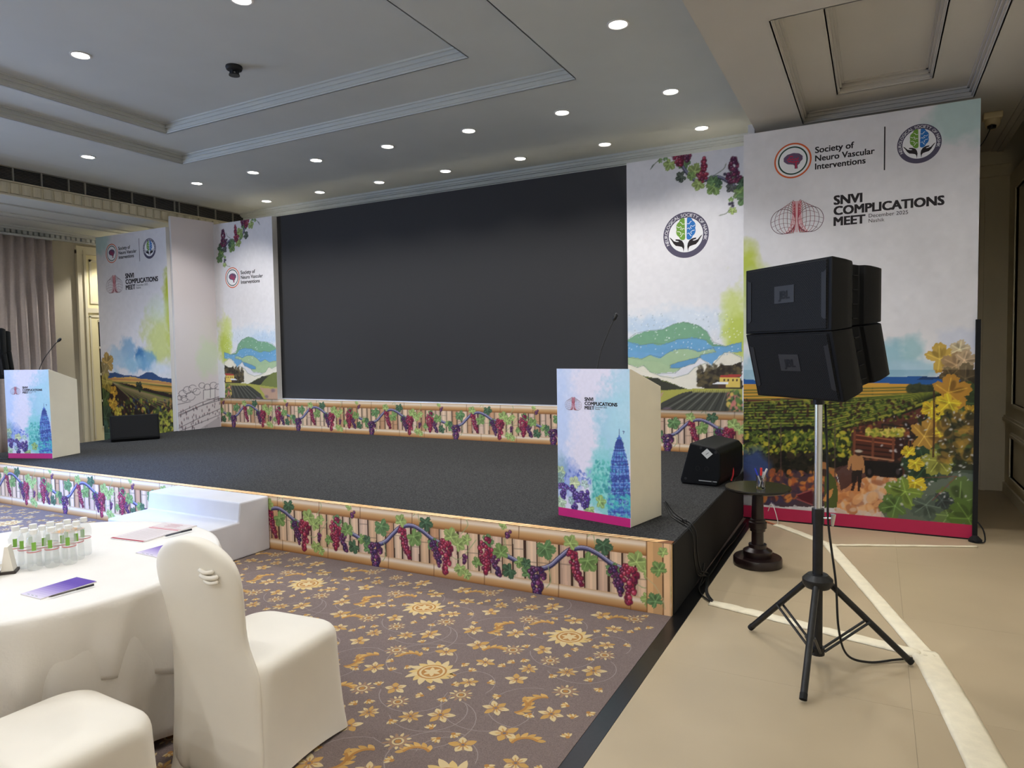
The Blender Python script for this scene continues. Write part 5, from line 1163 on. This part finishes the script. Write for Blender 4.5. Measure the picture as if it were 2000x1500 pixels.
# ---- things on the table
TT = TZ+.0015
M_PET = mat('clear_plastic', (226, 230, 226), .06, alpha=.26); M_CAPW = mat('cap_white', (240, 238, 232), .45)
bp = None; e1 = Vector((.45, .89))*.063; e2 = Vector((-.89, .45))*.060; O_ = Vector((-2.055, -2.545))
SPOT = [(k, 0) for k in range(3)]+[(k-.5, 1) for k in range(4)]+[(k-1, 2) for k in range(5)]
NM = ('nearest', 'second', 'third', 'fourth', 'farthest')
for i, (a, b) in enumerate(SPOT):
    q = O_+e1*a+e2*b; k = i if b == 0 else (i-3 if b == 1 else i-7)
    lb = 'small clear water bottle with white cap, %s from the left in the %s row' % (('first', 'second', 'third', 'fourth', 'fifth')[k], ('front', 'middle', 'rear')[b])
    if bp is None:
        bp = tag(empty('water_bottle', (q.x, q.y, TT)), lb, 'bottle', 'water bottles on the banquet table')
        bb = MB().lathe([(.001, .001), (.024, .001), (.028, .008), (.0275, .03), (.0265, .034), (.0275, .038), (.0265, .06), (.0235, .076), (.0255, .084), (.0285, .096), (.0285, .118), (.024, .136), (.015, .148), (.0125, .152), (.0125, .160), (.001, .160)], n=22, close=False).build('bottle_body', M_PET, bp, smooth='all')
        MB().lathe([(.001, .1545), (.0148, .1545), (.0150, .158), (.0146, .172), (.001, .173)], n=20, close=False).build('screw_cap', M_CAPW, bp, smooth=True)
        m = MB(); V = []; K = 9
        for z in (.088, .1235):
            for k_ in range(K): t = -.75+.62*k_/K; V.append((.0291*math.cos(t), .0291*math.sin(t), z))
        m.add(V, [(k_, k_+1, K+k_+1, K+k_) for k_ in range(K-1)]).build('green_label', mat('bottle_label_green', (126, 176, 70), .5), bb)
        MB().lathe([(.0266, .0785), (.0270, .0795), (.0270, .0815), (.0266, .0825)], n=22, close=False).build('red_band', mat('bottle_band', (206, 120, 120), .5), bb)
    else:
        c = dup(bp, None, (q.x, q.y, TT), rnd.uniform(-.5, .3)); c['label'] = lb
nh = tag(empty('card_holder', (-2.115, -2.615, TT), .9), 'white tent card standing in front of the bottles at the left edge', 'card')
MB().prism([(-.022, .012), (.022, .012), (.006, .115), (-.006, .115)], .06, lambda a, b, c: (a, c-.03, b)).build('card', mat('card_white', (236, 230, 216), .6), nh)
MB().box(-.03, -.034, 0, .03, .034, .012).build('base', mat('card_base', (60, 52, 48), .5), nh)
bo = tag(empty('candy_bowl', (-2.135, -2.70, TT)), 'white bowl of wrapped sweets cut by the left edge', 'bowl')
MB().lathe([(.001, 0), (.03, 0), (.034, .006), (.058, .03), (.066, .052), (.063, .052), (.055, .032), (.03, .012), (.001, .011)], n=32, close=False).build('bowl_shell', mat('bowl_white', (236, 230, 222), .3), bo, smooth='all')
CN = (('red', (206, 60, 70)), ('purple', (150, 60, 160)), ('orange', (226, 120, 60)), ('pink', (226, 110, 150)))
for k in range(4):
    a = k*1.6; cn = tag(empty('wrapped_sweet', (-2.135+.026*math.cos(a), -2.70+.026*math.sin(a), TT+.036), a), '%s wrapped sweet in the white bowl' % CN[k][0], 'sweet', 'sweets in the bowl')
    M_ = mat('sweet_'+CN[k][0], CN[k][1], .3); MB().tube([(-.014, 0, 0), (-.009, 0, .002), (0, 0, .003), (.009, 0, .002), (.014, 0, 0)], [.005, .008, .009, .008, .005], 10).build('wrapper', M_, cn, smooth='all')
    for s in (-1, 1): MB().prism([(s*.012, -.002), (s*.024, -.009), (s*.024, .009), (s*.012, .002)], .001).build('twist_end', M_, cn)
def leaflet(name, label, Pp, art, th=.004, cat='leaflet'):
    """flat booklet from three corners on the table (pixel): origin, along, across"""
    a, b, c = [W(*p, 2, TT) for p in Pp]; w_ = (b-a).length; h = (c-a).length; rz = math.atan2((b-a).y, (b-a).x)
    d = (c-a); sgn = 1 if (b-a).x*d.y-(b-a).y*d.x > 0 else -1
    t = tag(empty(name, (a.x, a.y, TT), rz), label, cat, 'papers on the banquet table')
    MB().box(0, min(0, sgn*h), .0005, w_, max(0, sgn*h), th).build('pages', mat('paper', (232, 226, 224), .6), t)
    ik = Ink(0); art(ik, w_, h); ik.V = [(u_, sgn*v_, th+.0006-y_*4) for u_, y_, v_ in ik.V]; ik.build('cover_print', t); return t
def grad(ik, w_, h, A, B, n=14):
    for k in range(n): t = (k+.5)/n; ik.k = 0; ik.poly([(w_*k/n, 0), (w_*(k+1)/n, 0), (w_*(k+1)/n, h), (w_*k/n, h)], [p+(q-p)*min(1, t*1.4) for p, q in zip(A, B)])
def art_p(ik, w_, h):
    grad(ik, w_, h, (226, 218, 232), (98, 70, 168)); ik.k = 2
    for k in range(3): ik.poly([(w_*.04, h*(.2+.2*k)), (w_*.055, h*(.2+.2*k)), (w_*.055, h*(.32+.2*k)), (w_*.04, h*(.32+.2*k))], (110, 130, 120))
leaflet('programme_booklet', 'purple gradient booklet nearest the front edge of the table', ((40, 1162), (150, 1129), (75, 1173)), art_p)
leaflet('programme_booklet', 'purple gradient booklet partly hidden behind the chair back', ((265, 1081), (345, 1059), (300, 1092)), art_p)
def art_r(ik, w_, h):
    ik.poly([(0, 0), (w_, 0), (w_, h), (0, h)], (226, 216, 216)); ik.poly([(0, 0), (w_*.04, 0), (w_*.04, h), (0, h)], (176, 40, 66)); ik.poly([(w_*.64, h*.03), (w_*.665, h*.03), (w_*.665, h*.97), (w_*.64, h*.97)], (200, 50, 80)); ik.poly([(w_*.70, h*.03), (w_*.71, h*.03), (w_*.71, h*.97), (w_*.70, h*.97)], (200, 50, 80))
    for k in range(9): x = w_*(.1+.057*k); ik.poly([(x, h*.1), (x+w_*.008, h*.1), (x+w_*.008, h*.85), (x, h*.85)], (190, 176, 176))
    for k in range(3): x = w_*(.78+.06*k); ik.poly([(x, h*.3), (x+w_*.015, h*.3), (x+w_*.015, h*.7), (x, h*.7)], (196, 110, 130))
leaflet('feedback_form', 'white printed form with red bands beside the pen on the table', ((216, 1053), (325, 1022), (267, 1064)), art_r, .006, 'form')
leaflet('programme_booklet', 'orange booklet corner showing behind the water bottles', ((100, 1043), (132, 1032), (118, 1048)), lambda ik, w_, h: (ik.poly([(0, 0), (w_, 0), (w_, h), (0, h)], (236, 156, 40)), ik.poly([(0, h*.72), (w_, h*.72), (w_, h*.86), (0, h*.86)], (90, 60, 30))))
a, b = W(322, 1047, 2, TT+.012), W(374, 1034, 2, TT+.012); pen('black ballpoint pen lying on the white printed form', a, b, (70, 72, 84), (40, 40, 48), .0045)
a, b = W(95, 1166, 2, TT+.009), W(183, 1142, 2, TT+.009); pen('slim dark pen lying along the nearest purple booklet', a, b, (90, 84, 80), (40, 36, 40), .0035)
